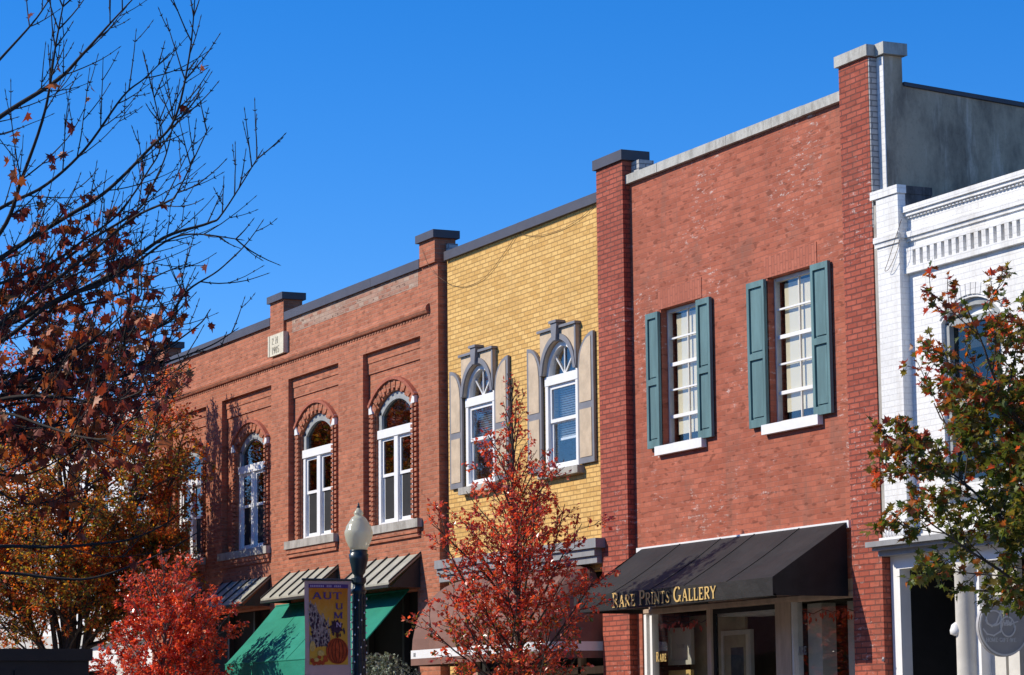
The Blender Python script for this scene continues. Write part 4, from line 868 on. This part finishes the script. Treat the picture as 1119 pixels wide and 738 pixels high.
# ------------------------------------------------------------------ trees
MAPLE = [(0, 0), (-.10, .10), (-.34, -.02), (-.30, .20), (-.62, .34), (-.36, .46), (-.40, .66), (-.16, .60), (0, 1.0), (.16, .60), (.40, .66), (.36, .46), (.62, .34), (.30, .20), (.34, -.02), (.10, .10)]
def add_leaf(mb_, p, d, nrm, size, col, kind):
    d = d.normalized(); s_ = d.cross(nrm)
    if s_.length < 1e-4: s_ = d.orthogonal()
    s_.normalize(); nn = s_.cross(d); b = len(mb_.v)
    if kind == 'maple':
        c_ = p+d*(size*.3); mb_.v.append((c_.x, c_.y, c_.z)); fold = random.uniform(.1, .7); k = len(MAPLE); curl = random.uniform(-.1, .25)
        for (u, v) in MAPLE:
            q = p+s_*(u*size)+d*(v*size)+nn*((abs(u)*fold-curl*v*v)*size); mb_.v.append((q.x, q.y, q.z))
        for i in range(k): mb_.face((b, b+1+i, b+1+(i+1) % k)); mb_.c.append(col)
    else:
        w_ = random.uniform(.28, .4); h_ = random.uniform(.02, .16)
        for q in (p, p+d*size*.5+s_*size*w_+nn*size*h_, p+d*size, p+d*size*.5-s_*size*w_+nn*size*h_): mb_.v.append((q.x, q.y, q.z))
        mb_.face((b, b+1, b+2)); mb_.face((b, b+2, b+3)); mb_.c += [col, col]
def rv(s_=1.0): return Vector((random.gauss(0, s_), random.gauss(0, s_), random.gauss(0, s_)))
class Tree:
    def __init__(s, prm): s.w = MB(); s.lf = MB(); s.p = prm
    def walk(s, p, d, L, r0, r1, wob, up, n_):
        pts = [p.copy()]; d = d.normalized()
        for i in range(n_):
            d = (d+rv(wob)+Vector((0, 0, up))).normalized(); p = p+d*(L/n_); pts.append(p.copy())
        s.w.tube(pts, [r0+(r1-r0)*i/n_ for i in range(n_+1)], 5 if r0 < .03 else 8 if r0 > .06 else 6, False); return pts
    def leaves(s, pts, density, start=0.0):
        L = sum((pts[i+1]-pts[i]).length for i in range(len(pts)-1)); n_ = density*L; n_ = int(n_)+(random.random() < n_-int(n_)); P_ = s.p
        for _ in range(n_):
            t = random.uniform(start, 1)**.8*(len(pts)-1); i = min(int(t), len(pts)-2); q = pts[i].lerp(pts[i+1], t-i); d = (pts[i+1]-pts[i]).normalized()
            dd = (d*.5+rv(.7)+Vector((0, 0, P_['droop']))).normalized(); nn = (Vector((0, 0, 1))+rv(.55)+SUN_DIR*.4).normalized()
            col = P_['col'](q); sz = P_['size']*random.uniform(.65, 1.25); q = q+rv(.012)
            if P_['size'] > .07: s.w.tube([q, q+dd*sz*.35], .0022, 3, False); q = q+dd*sz*.35
            if q.y > -.12: continue
            add_leaf(s.lf, q, dd, nn, sz, col, P_['kind'])
    def limb(s, p, d, L, r0, level):
        P_ = s.p; n_ = max(3, int(L/.18)) if level < 2 else 4
        pts = s.walk(p, d, L, r0, max(.003, r0*.25), P_['wob'], P_['up'], n_)
        if level >= P_['levels']: s.leaves(pts, P_['dens']*P_['mask'](pts[-1]), .1); return
        if level >= 1: s.leaves(pts, P_['dens']*.5*P_['mask'](pts[-1]), .35)
        k = max(2, int(L*P_['kids'][level])); az = random.uniform(0, 6.28)
        for i in range(k):
            t = (.22+.76*(i+random.random()*.7)/k)*n_; j = min(int(t), n_-1); q = pts[j].lerp(pts[j+1], t-j); d0 = (pts[j+1]-pts[j]).normalized()
            o = d0.orthogonal(); o.rotate(Matrix.Rotation(az+i*2.4, 3, d0)); sp_ = random.uniform(.6, 1.0)
            s.limb(q, d0*.75+o*sp_*.75+Vector((0, 0, .12)), L*P_['ratio']*random.uniform(.6, 1.15)*(1.15-.55*t/n_), max(.0035, r0*.45*(1-.5*t/n_)), level+1)
def build_tree(name, label, base, prm, trunk, limbs, bark, leafm, group='street trees along the shopfronts'):
    t = thing(name, label, 'tree', base); T = Tree(prm)
    for pts, r0, r1 in trunk: T.w.tube(pts, [r0+(r1-r0)*i/(len(pts)-1) for i in range(len(pts))], 10)
    for (p, d, L, r_) in limbs: T.limb(Vector(p), Vector(d), L, r_, 0)
    T.w.build('trunk', MT[bark], t, True); T.lf.build('crown', MT[leafm], t)
    return len(T.lf.f)
def pick(*ws):
    x_ = random.random()*sum(w_ for w_, c_ in ws)
    for w_, c_ in ws:
        x_ -= w_
        if x_ <= 0: break
    k = random.uniform(.75, 1.25); return (c_[0]*k, c_[1]*k*random.uniform(.9, 1.1), c_[2]*k)
def lerp_tab(tab, z):
    for (a, va), (b, vb) in zip(tab, tab[1:]):
        if z <= b: return va+(vb-va)*max(0, (z-a)/(b-a))
    return tab[-1][1]
RED, CRIM, ORG, RUST, GRN, OLV, YEL, MAR, PINK = (.62, .10, .042), (.64, .085, .055), (.46, .12, .015), (.33, .105, .028), (.065, .095, .02), (.18, .155, .03), (.52, .32, .035), (.36, .055, .032), (.68, .26, .20)
def central(base, H, tab, n_, z0, z1, elev, seed, lean=(0, 0), r_=.05):
    random.seed(seed); b = Vector(base); tp = [b+Vector((lean[0]*t+random.gauss(0, .02), lean[1]*t+random.gauss(0, .02), H*t)) for t in [i/12 for i in range(13)]]; lim = []
    for i in range(n_):
        z = z0+(z1-z0)*((i+random.random())/n_); t = z/H*12; j = min(int(t), 11); q = tp[j].lerp(tp[j+1], t-j)
        a = i*2.39996+random.uniform(-.35, .35); e = R(elev(z)+random.uniform(-9, 9)); L = lerp_tab(tab, z)*random.uniform(.7, 1.15)
        lim.append((q, (math.cos(a)*math.cos(e), math.sin(a)*math.cos(e), math.sin(e)), L, max(.008, r_*.28*L**.7)))
    return tp, lim
# red tree in the middle
tp, lim = central((-31.0, -2.5, 0), 6.0, [(1.4, 1.45), (2.0, 1.6), (2.6, 1.55), (3.3, 1.3), (4.0, 1.0), (4.6, .78), (5.2, .5), (5.9, .25)], 64, 1.4, 5.85, lambda z: 36+z*6, 11, (-.2, 0))
prm = dict(levels=2, kids=(6, 11), ratio=.42, wob=.08, up=.03, dens=46, mask=lambda p: 1.15 if p.z < 3.9 else .95, droop=-.15, size=.062, kind='oval',
           col=lambda p: pick((5, RED), (3, CRIM), (2, MAR), (1.6, PINK), (1.2 if p.z < 3.6 else .3, ORG), (2.2 if p.z < 3.0 else .2, OLV), (.8 if p.z < 3.0 else 0, GRN)))
n1 = build_tree('street_tree', 'slender bright red tree in front of the yellow building', (-31, -2.5, 0), prm, [(tp, .055, .008)], lim, 'bark', 'leafgloss')
# low red tree at lower left
tp, lim = central((-45.1, -2.5, 0), 4.55, [(1.0, 1.5), (2.2, 1.7), (3.2, 1.25), (3.8, .8), (4.4, .45)], 40, 1.0, 4.3, lambda z: 34+z*6, 23)
prm = dict(levels=2, kids=(6, 11), ratio=.42, wob=.08, up=.03, dens=70, mask=lambda p: 1.2 if p.z < 3.9 else .55, droop=-.1, size=.07, kind='oval',
           col=lambda p: pick((5, CRIM), (4, RED), (1.5, MAR), (1.0, PINK), (2.2, (.55, .09, .025))))
n2 = build_tree('street_tree', 'low bushy crimson tree beside the green awning', (-45.1, -2.5, 0), prm, [(tp, .05, .008)], lim, 'barkpale', 'leafgloss')
# big orange and olive tree at left
random.seed(31); bT = Vector((-50.7, -2.6, 0)); stems = []; lim = []
fork = bT+Vector((0, 0, 1.9)); stems.append(([bT, bT+Vector((.02, 0, 1)), fork], .17, .13))
for (dx, dy, top, r_) in ((-1.1, .1, 8.9, .075), (-.1, -.2, 9.4, .08), (1.0, .25, 8.5, .075), (.3, 1.1, 8.3, .06), (-.3, -1.2, 8.3, .06), (1.7, -.3, 7.2, .055), (-1.9, -.3, 7.6, .055), (2.0, 1.3, 7.6, .055), (1.5, 1.8, 6.6, .05), (2.6, .9, 7.0, .05), (-1.0, -1.9, 6.3, .05), (-2.0, -1.2, 5.7, .05)):
    P_ = [fork]
    for i in range(1, 9):
        t = i/8; P_.append(fork+Vector((dx*t**1.2+random.gauss(0, .05), dy*t**1.2+random.gauss(0, .05), (top-1.9)*t)))
    stems.append((P_, r_, .012))
    for i in range(16):
        t = .22+.76*(i+random.random())/16; q = P_[min(int(t*8), 7)].lerp(P_[min(int(t*8), 7)+1], t*8-int(t*8)); a = i*2.4+random.random(); e = R(random.uniform(8, 40) if t < .8 else random.uniform(40, 75))
        L = 1.8*(1-.52*t)*random.uniform(.75, 1.2)+.25
        out_d = Vector((math.cos(a), math.sin(a), 0))+Vector((dx, dy, 0))*.5
        out_d.normalize(); lim.append((q, (out_d.x*math.cos(e), out_d.y*math.cos(e), math.sin(e)), L, .022*L**.5))
def t2col(p):
    h = (p.x-bT.x)*.55+(p.z-5.6)*.35; o = math.sin(p.x*2.3+p.z*1.7)*math.sin(p.y*2.1+p.z*1.3)
    if p.z > 7.2: return pick((2.5, RUST), (1.6, OLV), (1.6, MAR), (1.8, RED), (1.4, ORG), (1, PINK))
    if o > .2: return pick((4, (.62, .17, .025)), (2, (.52, .085, .02)), (2, RUST), (1.2, YEL), (.8, OLV))
    return pick((3.0, OLV), (1.5, GRN), (2.0, RUST), (1.6, YEL), (1.8, ORG), (.4, MAR))
prm = dict(levels=2, kids=(5.5, 9), ratio=.44, wob=.09, up=.02, dens=60, mask=lambda p: .75 if p.z < 4.7 else 1.0, droop=-.25, size=.074, kind='oval', col=lambda p: tuple(min(.8, 1.25*x) for x in t2col(p)))
n3 = build_tree('street_tree', 'large orange and olive tree shading the left brick building', (-50.7, -2.6, 0), prm, stems, lim, 'bark', 'leaf')
# maple at right edge
random.seed(47); bT5 = Vector((-19.6, -2.5, 0))
tp, lim = central(bT5, 5.85, [(2.0, 1.6), (2.6, 2.05), (3.4, 2.1), (4.0, 1.35), (4.8, .7), (6.0, .35)], 42, 2.1, 5.75, lambda z: 16+z*6, 47)
def t5col(p):
    d = (Vector((p.x, p.y, 0))-Vector((bT5.x, bT5.y, 0))).length; k = (p.z-4.2)*.35+(d-.9)*.5+random.gauss(0, .25)
    if k > .62: return pick((3, (.42, .055, .035)), (2.4, RUST), (1, MAR), (1.3, ORG), (.7, OLV))
    if k > .25: return pick((2, RUST), (2, OLV), (1.2, RED), (1.4, GRN), (.6, ORG))
    return pick((4, (.085, .125, .022)), (2.4, OLV), (1.4, (.14, .18, .03)), (.7, RUST))
prm = dict(levels=2, kids=(5, 9), ratio=.46, wob=.09, up=.02, dens=66, mask=lambda p: .6 if p.z > 4.7 else 1.0, droop=-.3, size=.076, kind='maple', col=t5col)
n4 = build_tree('maple_tree', 'green and dark red maple at the right edge before the white building', tuple(bT5), prm, [(tp, .07, .012)], lim, 'bark', 'leaf')
# near half-bare maple at upper left: limbs pass through measured points at their own distances
random.seed(7); T = Tree(dict(levels=9, droop=-.9, size=.085, kind='maple', col=lambda p: pick((4, (.24, .040, .018)), (2, (.16, .022, .016)), (2, (.42, .10, .025)), (1, RUST))))
tb = at_dist(-200, 480, 21.0); tb.z = 0
trunk_pts = [tb, tb+Vector((.02, 0, .8)), tb+Vector((0, .05, 1.8)), tb+Vector((.05, .1, 2.7)), tb+Vector((.1, .12, 3.6)), tb+Vector((.1, .2, 4.6)), tb+Vector((.15, .25, 5.8)), tb+Vector((.1, .3, 7.2)), tb+Vector((.2, .3, 8.6))]
T.w.tube(trunk_pts, [.17, .15, .14, .13, .11, .09, .07, .05, .02], 12)
def spline(P_, k=5):
    out_ = []
    for i in range(len(P_)-1):
        p0, p1, p2, p3 = P_[max(i-1, 0)], P_[i], P_[i+1], P_[min(i+2, len(P_)-1)]
        for j in range(k):
            t = j/k; out_.append(.5*((2*p1)+(p2-p0)*t+(2*p0-5*p1+4*p2-p3)*t*t+(3*p1-p0-3*p2+p3)*t**3))
    out_.append(P_[-1]); return out_
def bud(p, d, s_=.011):
    T.w.tube([p, p+d*s_*.5, p+d*s_*1.3], [.003, .0046, .0008], 4, False)
def leafzone(p):
    d = p-CAM; z = d.dot(AXF); x_ = PW/2+PF*d.dot(AXR)/z; y_ = PH/2-PF*d.dot(AXU)/z
    sm = lambda v: max(0, min(1, v))
    return sm((250-x_)/150)*(.10+.90*sm((y_-60-max(0, x_-20)*.9)/130))
def twig(p, d, L, r_, leafd, depth):
    leafd = leafd*leafzone(p)
    n_ = max(4, int(L/.07)); pts = [p.copy()]; d = d.normalized()
    for i in range(n_): d = (d+rv(.03)+Vector((0, 0, .075))).normalized(); p = p+d*(L/n_); pts.append(p.copy())
    T.w.tube(pts, [r_+(.0028-r_)*i/n_ for i in range(n_+1)], 4, False)
    for i in range(1, n_):
        dd = (pts[i+1]-pts[i]).normalized(); o = dd.orthogonal(); o.rotate(Matrix.Rotation(random.random()*3, 3, dd))
        if i % 2: bud(pts[i], o+dd*.9); bud(pts[i], dd*.9-o)
        if random.random() < leafd:
            q = pts[i]; h = Vector((random.gauss(0, .5), random.gauss(0, .5), -1)).normalized(); T.w.tube([q, q+h*.05], .002, 3, False); add_leaf(T.lf, q+h*.05, h+rv(.2), rv(1).normalized(), .088*random.uniform(.65, 1.25), T.p['col'](q), 'maple')
    bud(pts[-1], d, .024)
    if depth > 0 and L > .22:
        for i in range(max(1, int(L/.26))):
            j = random.randint(1, n_-1); dd = (pts[j+1]-pts[j]).normalized(); o = dd.orthogonal(); o.rotate(Matrix.Rotation(random.random()*6.28, 3, dd))
            twig(pts[j], dd+o*.65+Vector((0, 0, .15)), L*random.uniform(.3, .55), r_*.7, leafd, depth-1)
LIMBS = [  # (px polyline, distance start, end, base radius, leafiness, twig spacing)
 ([(-200, 330), (-80, 190), (0, 128), (61, 89), (89, 61), (122, 24), (150, -6)], 21, 20.2, .026, .10, .17),
 ([(-200, 440), (-70, 330), (0, 255), (24, 195), (49, 122), (61, 49), (72, -10)], 21, 19.6, .022, .14, .18),
 ([(-200, 500), (-90, 350), (0, 283), (61, 244), (114, 211), (163, 163), (191, 130), (207, 61), (213, -2)], 21, 20.0, .024, .12, .13),
 ([(-200, 510), (-60, 390), (30, 345), (122, 300), (179, 260), (228, 244), (244, 232), (285, 167)], 21, 20.6, .024, .05, .14),
 ([(-200, 420), (-80, 280), (0, 228), (49, 203), (93, 163), (134, 106), (159, 85), (183, 61)], 21, 20.8, .018, .10, .16),
 ([(-200, 540), (-90, 420), (0, 374), (60, 329), (110, 311), (149, 287), (185, 262), (215, 256), (262, 262)], 21, 20.3, .022, .22, .14),
 ([(-200, 380), (-120, 230), (-50, 120), (0, 65), (40, 20), (62, -15)], 21, 21.8, .02, .10, .2),
 ([(-200, 560), (-80, 450), (40, 400), (110, 370), (180, 354), (191, 337), (207, 316), (237, 297), (258, 278)], 21, 19.5, .02, .26, .16),
 ([(-200, 560), (-60, 440), (60, 420), (130, 405), (170, 388), (216, 356), (228, 341)], 21, 20.5, .016, .30, .16),
 ([(-200, 575), (-60, 460), (50, 430), (140, 410), (185, 395), (230, 378), (257, 361)], 21, 20.9, .016, .30, .15),
 ([(-200, 590), (-80, 470), (0, 437), (60, 434), (110, 440), (150, 430), (200, 400)], 21, 19.2, .018, .34, .15),
 ([(-200, 600), (-80, 600), (0, 597), (60, 598), (100, 595), (140, 590), (175, 576), (205, 556)], 21, 20.2, .016, .05, .8),
 ([(-200, 640), (-90, 630), (0, 626), (60, 632), (100, 632), (150, 616), (190, 598), (222, 578)], 21, 20.6, .014, .04, .9),
 ([(-200, 480), (-100, 370), (0, 330), (50, 300), (100, 262), (150, 230), (168, 200), (184, 160), (196, 90)], 21, 21.0, .018, .20, .14),
 ([(-200, 470), (-80, 340), (0, 310), (60, 285), (92, 262), (128, 235), (160, 190), (176, 150), (157, 60)], 21, 20.4, .014, .30, .13),
 ([(-200, 545), (-90, 400), (0, 352), (70, 338), (130, 322), (175, 300), (205, 288)], 21, 21.4, .016, .36, .13),
 ([(-200, 570), (-60, 480), (20, 470), (80, 462), (120, 446), (150, 420)], 21, 19.9, .012, .38, .14),
 ([(-200, 590), (-60, 520), (20, 520), (60, 505), (100, 480)], 21, 20.8, .012, .34, .16),
 ([(-200, 300), (-140, 160), (-80, 60), (-30, -40), (0, -120)], 21, 21.5, .022, .12, .2),
 ([(-200, 200), (-220, 60), (-240, -80), (-230, -220)], 21, 21.0, .025, .12, .2),
 ([(-200, 420), (-300, 300), (-370, 180), (-420, 40)], 21, 20.0, .025, .15, .22),
 ([(-200, 500), (-290, 420), (-380, 350), (-450, 280)], 21, 22.5, .022, .2, .22),
 ([(-200, 340), (-260, 200), (-330, 60), (-350, -100)], 21, 22.8, .022, .12, .22),
]
for k_ in range(12):
    pl_, d0, d1, r_, lf_, sp_ = LIMBS[(3, 7, 8, 9, 10, 15, 16, 17, 15, 10, 9, 16)[k_]]
    ox, oy, sc2 = random.uniform(-50, 5), random.uniform(-35, 45), random.uniform(.75, .95)
    LIMBS.append(([pl_[0]]+[(x_*sc2+ox*i/len(pl_), y_+oy*min(1, i/2)+random.gauss(0, 5)) for i, (x_, y_) in enumerate(pl_[1:])], d0, d1+random.uniform(-1.2, 1.2), r_*.7, lf_*1.3, sp_))
for pl_, d0, d1, r_, lf_, sp_ in LIMBS:
    lf_ = lf_*1.6 if lf_ > .25 else lf_*1.9
    n_ = len(pl_); P_ = [at_dist(x_, y_, d0+(d1-d0)*i/(n_-1)) for i, (x_, y_) in enumerate(pl_)]; P_ = spline(P_, 6)
    m_ = len(P_); r_ *= 1.25; T.w.tube(P_, [r_+(.0038-r_)*(i/(m_-1))**.8 for i in range(m_)], 6, False)
    acc = 0
    for i in range(int(m_*.22), m_-1):
        seg = (P_[i+1]-P_[i]); acc += seg.length
        while acc > sp_:
            acc -= sp_; q = P_[i].lerp(P_[i+1], random.random()); dd = seg.normalized(); o = dd.orthogonal(); o.rotate(Matrix.Rotation(random.random()*6.28, 3, dd)); t = i/m_
            for s_ in (1, -1):
                if random.random() < .5: twig(q, dd+o*s_*.7+Vector((0, 0, .22)), random.uniform(.2, .85)*(1.15-.6*t), .006, lf_, 1)
    bud(P_[-1], (P_[-1]-P_[-2]).normalized(), .03)
NT = thing('maple_tree', 'half bare maple with dark red leaves reaching in at the upper left', 'tree', tuple(tb))
T.w.build('trunk', MT['barkdark'], NT, True); T.lf.build('crown', MT['leafdark'], NT)

# brick blocks behind the camera, added so the shop windows mirror something dark
for (x0, x1, h_, lb) in ((-122, -84, 7.6, 'long brown brick block added behind the viewer for window reflections, farther along'), (-83.9, -52, 6.9, 'brown brick shops added behind the viewer for window reflections, middle block'), (-51.9, -18, 7.8, 'brown brick shops added behind the viewer for window reflections, nearest block')):
    O = thing('brick_building', lb, 'building', ((x0+x1)/2, -19.5, 0)); mb = MB(); ops = []; X = x0+1.2
    while X < x1-2.4: ops.append((X, X+1.2, 4.4, 6.1, 0)); X += 3.0
    b_ = MB()
    wall(b_, x0, x1, 3.4, h_, -19.5, -.2, ops); wall(b_, x0, x1, 0, 3.4, -19.5, -.2, [(X, X+4.6, .5, 2.9, 0) for X in [x0+.8+5.6*i for i in range(int((x1-x0-1.2)//5.6))]])
    b_.build('front_wall', MT['brick_a'], O); bx('side_wall', MT['brick_a'], O, x0+.01, x0+.3, -31, -19.8, 0, h_-.1); bx('side_wall', MT['brick_a'], O, x1-.3, x1-.01, -31, -19.8, 0, h_-.1)
    bx('back_wall', MT['brick_a'], O, x0+.31, x1-.31, -31, -30.8, 0, h_-.1); bx('roof', MT['asphalt'], O, x0+.31, x1-.31, -30.7, -19.8, h_-.5, h_-.3)
    for (a, b, z0, z1, r_) in ops: bx('window', MT['dark'], O, a, b, -19.69, -19.66, z0, z1)
    bx('shop_glass', MT['dark'], O, x0+.5, x1-.5, -19.79, -19.71, .4, 3.0)
# amber trees out of view, added only for the arched windows to reflect
rf_ = bpy.data.objects['street_tree.002']
for (x_, y_, k_, a_, lb) in ((-70.5, -13.6, 1.25, 1.0, 'tall amber tree added out of view at the left for window reflections'), (-77.5, -13.8, 1.35, 2.6, 'taller amber tree added out of view further along for window reflections')):
    r2 = rf_.copy(); COL.objects.link(r2); r2.location = (x_, y_, 0); r2.scale = (k_,)*3; r2.rotation_euler = (0, 0, a_); tag(r2, lb, 'tree')
    for ch in rf_.children: c2 = ch.copy(); COL.objects.link(c2); c2.parent = r2

# weeping evergreen beside the green awning
random.seed(9); wb = at(421, 720, -1.75); wb.z = 0
WP = thing('weeping_conifer', 'grey green weeping conifer under the end of the green awning', 'shrub', tuple(wb))
tk = [wb, wb+Vector((.05, 0, .9)), wb+Vector((-.05, .05, 1.7)), wb+Vector((.05, 0, 2.45)), wb+Vector((.2, 0, 2.66))]; MB().tube(tk, [.07, .06, .05, .04, .02], 8).build('trunk', MT['bark'], WP, True)
fo = MB()
for i in range(170):
    a = random.random()*6.28; o = Vector((math.cos(a), math.sin(a), 0)); rad = random.uniform(.08, .52); zt_ = random.uniform(2.3, 2.72)
    c0 = wb+Vector((random.gauss(0, .1), 0, zt_-.08)); pts = [c0, c0+o*rad*.5+Vector((0, 0, .06)), c0+o*rad*.9+Vector((0, 0, -.03))]
    p = pts[-1]; Ld = random.uniform(.3, 1.3)
    for k in range(8): p = p+Vector((random.gauss(0, .02), random.gauss(0, .02), -Ld/8))+o*.012; pts.append(p)
    col = pick((3, (.20, .23, .17)), (2, (.32, .34, .26)), (1, (.09, .12, .08)))
    for q in range(len(pts)-1):
        for r2 in range(5):
            b0 = pts[q].lerp(pts[q+1], random.random()); dd = ((pts[q+1]-pts[q]).normalized()+rv(.6)); add_leaf(fo, b0, dd, rv(1).normalized(), random.uniform(.03, .06), col, 'oval')
fo.build('foliage', MT['needle'], WP)
print('leaf faces', n1, n2, n3, n4, len(T.lf.f), 'twig faces', len(T.w.f))
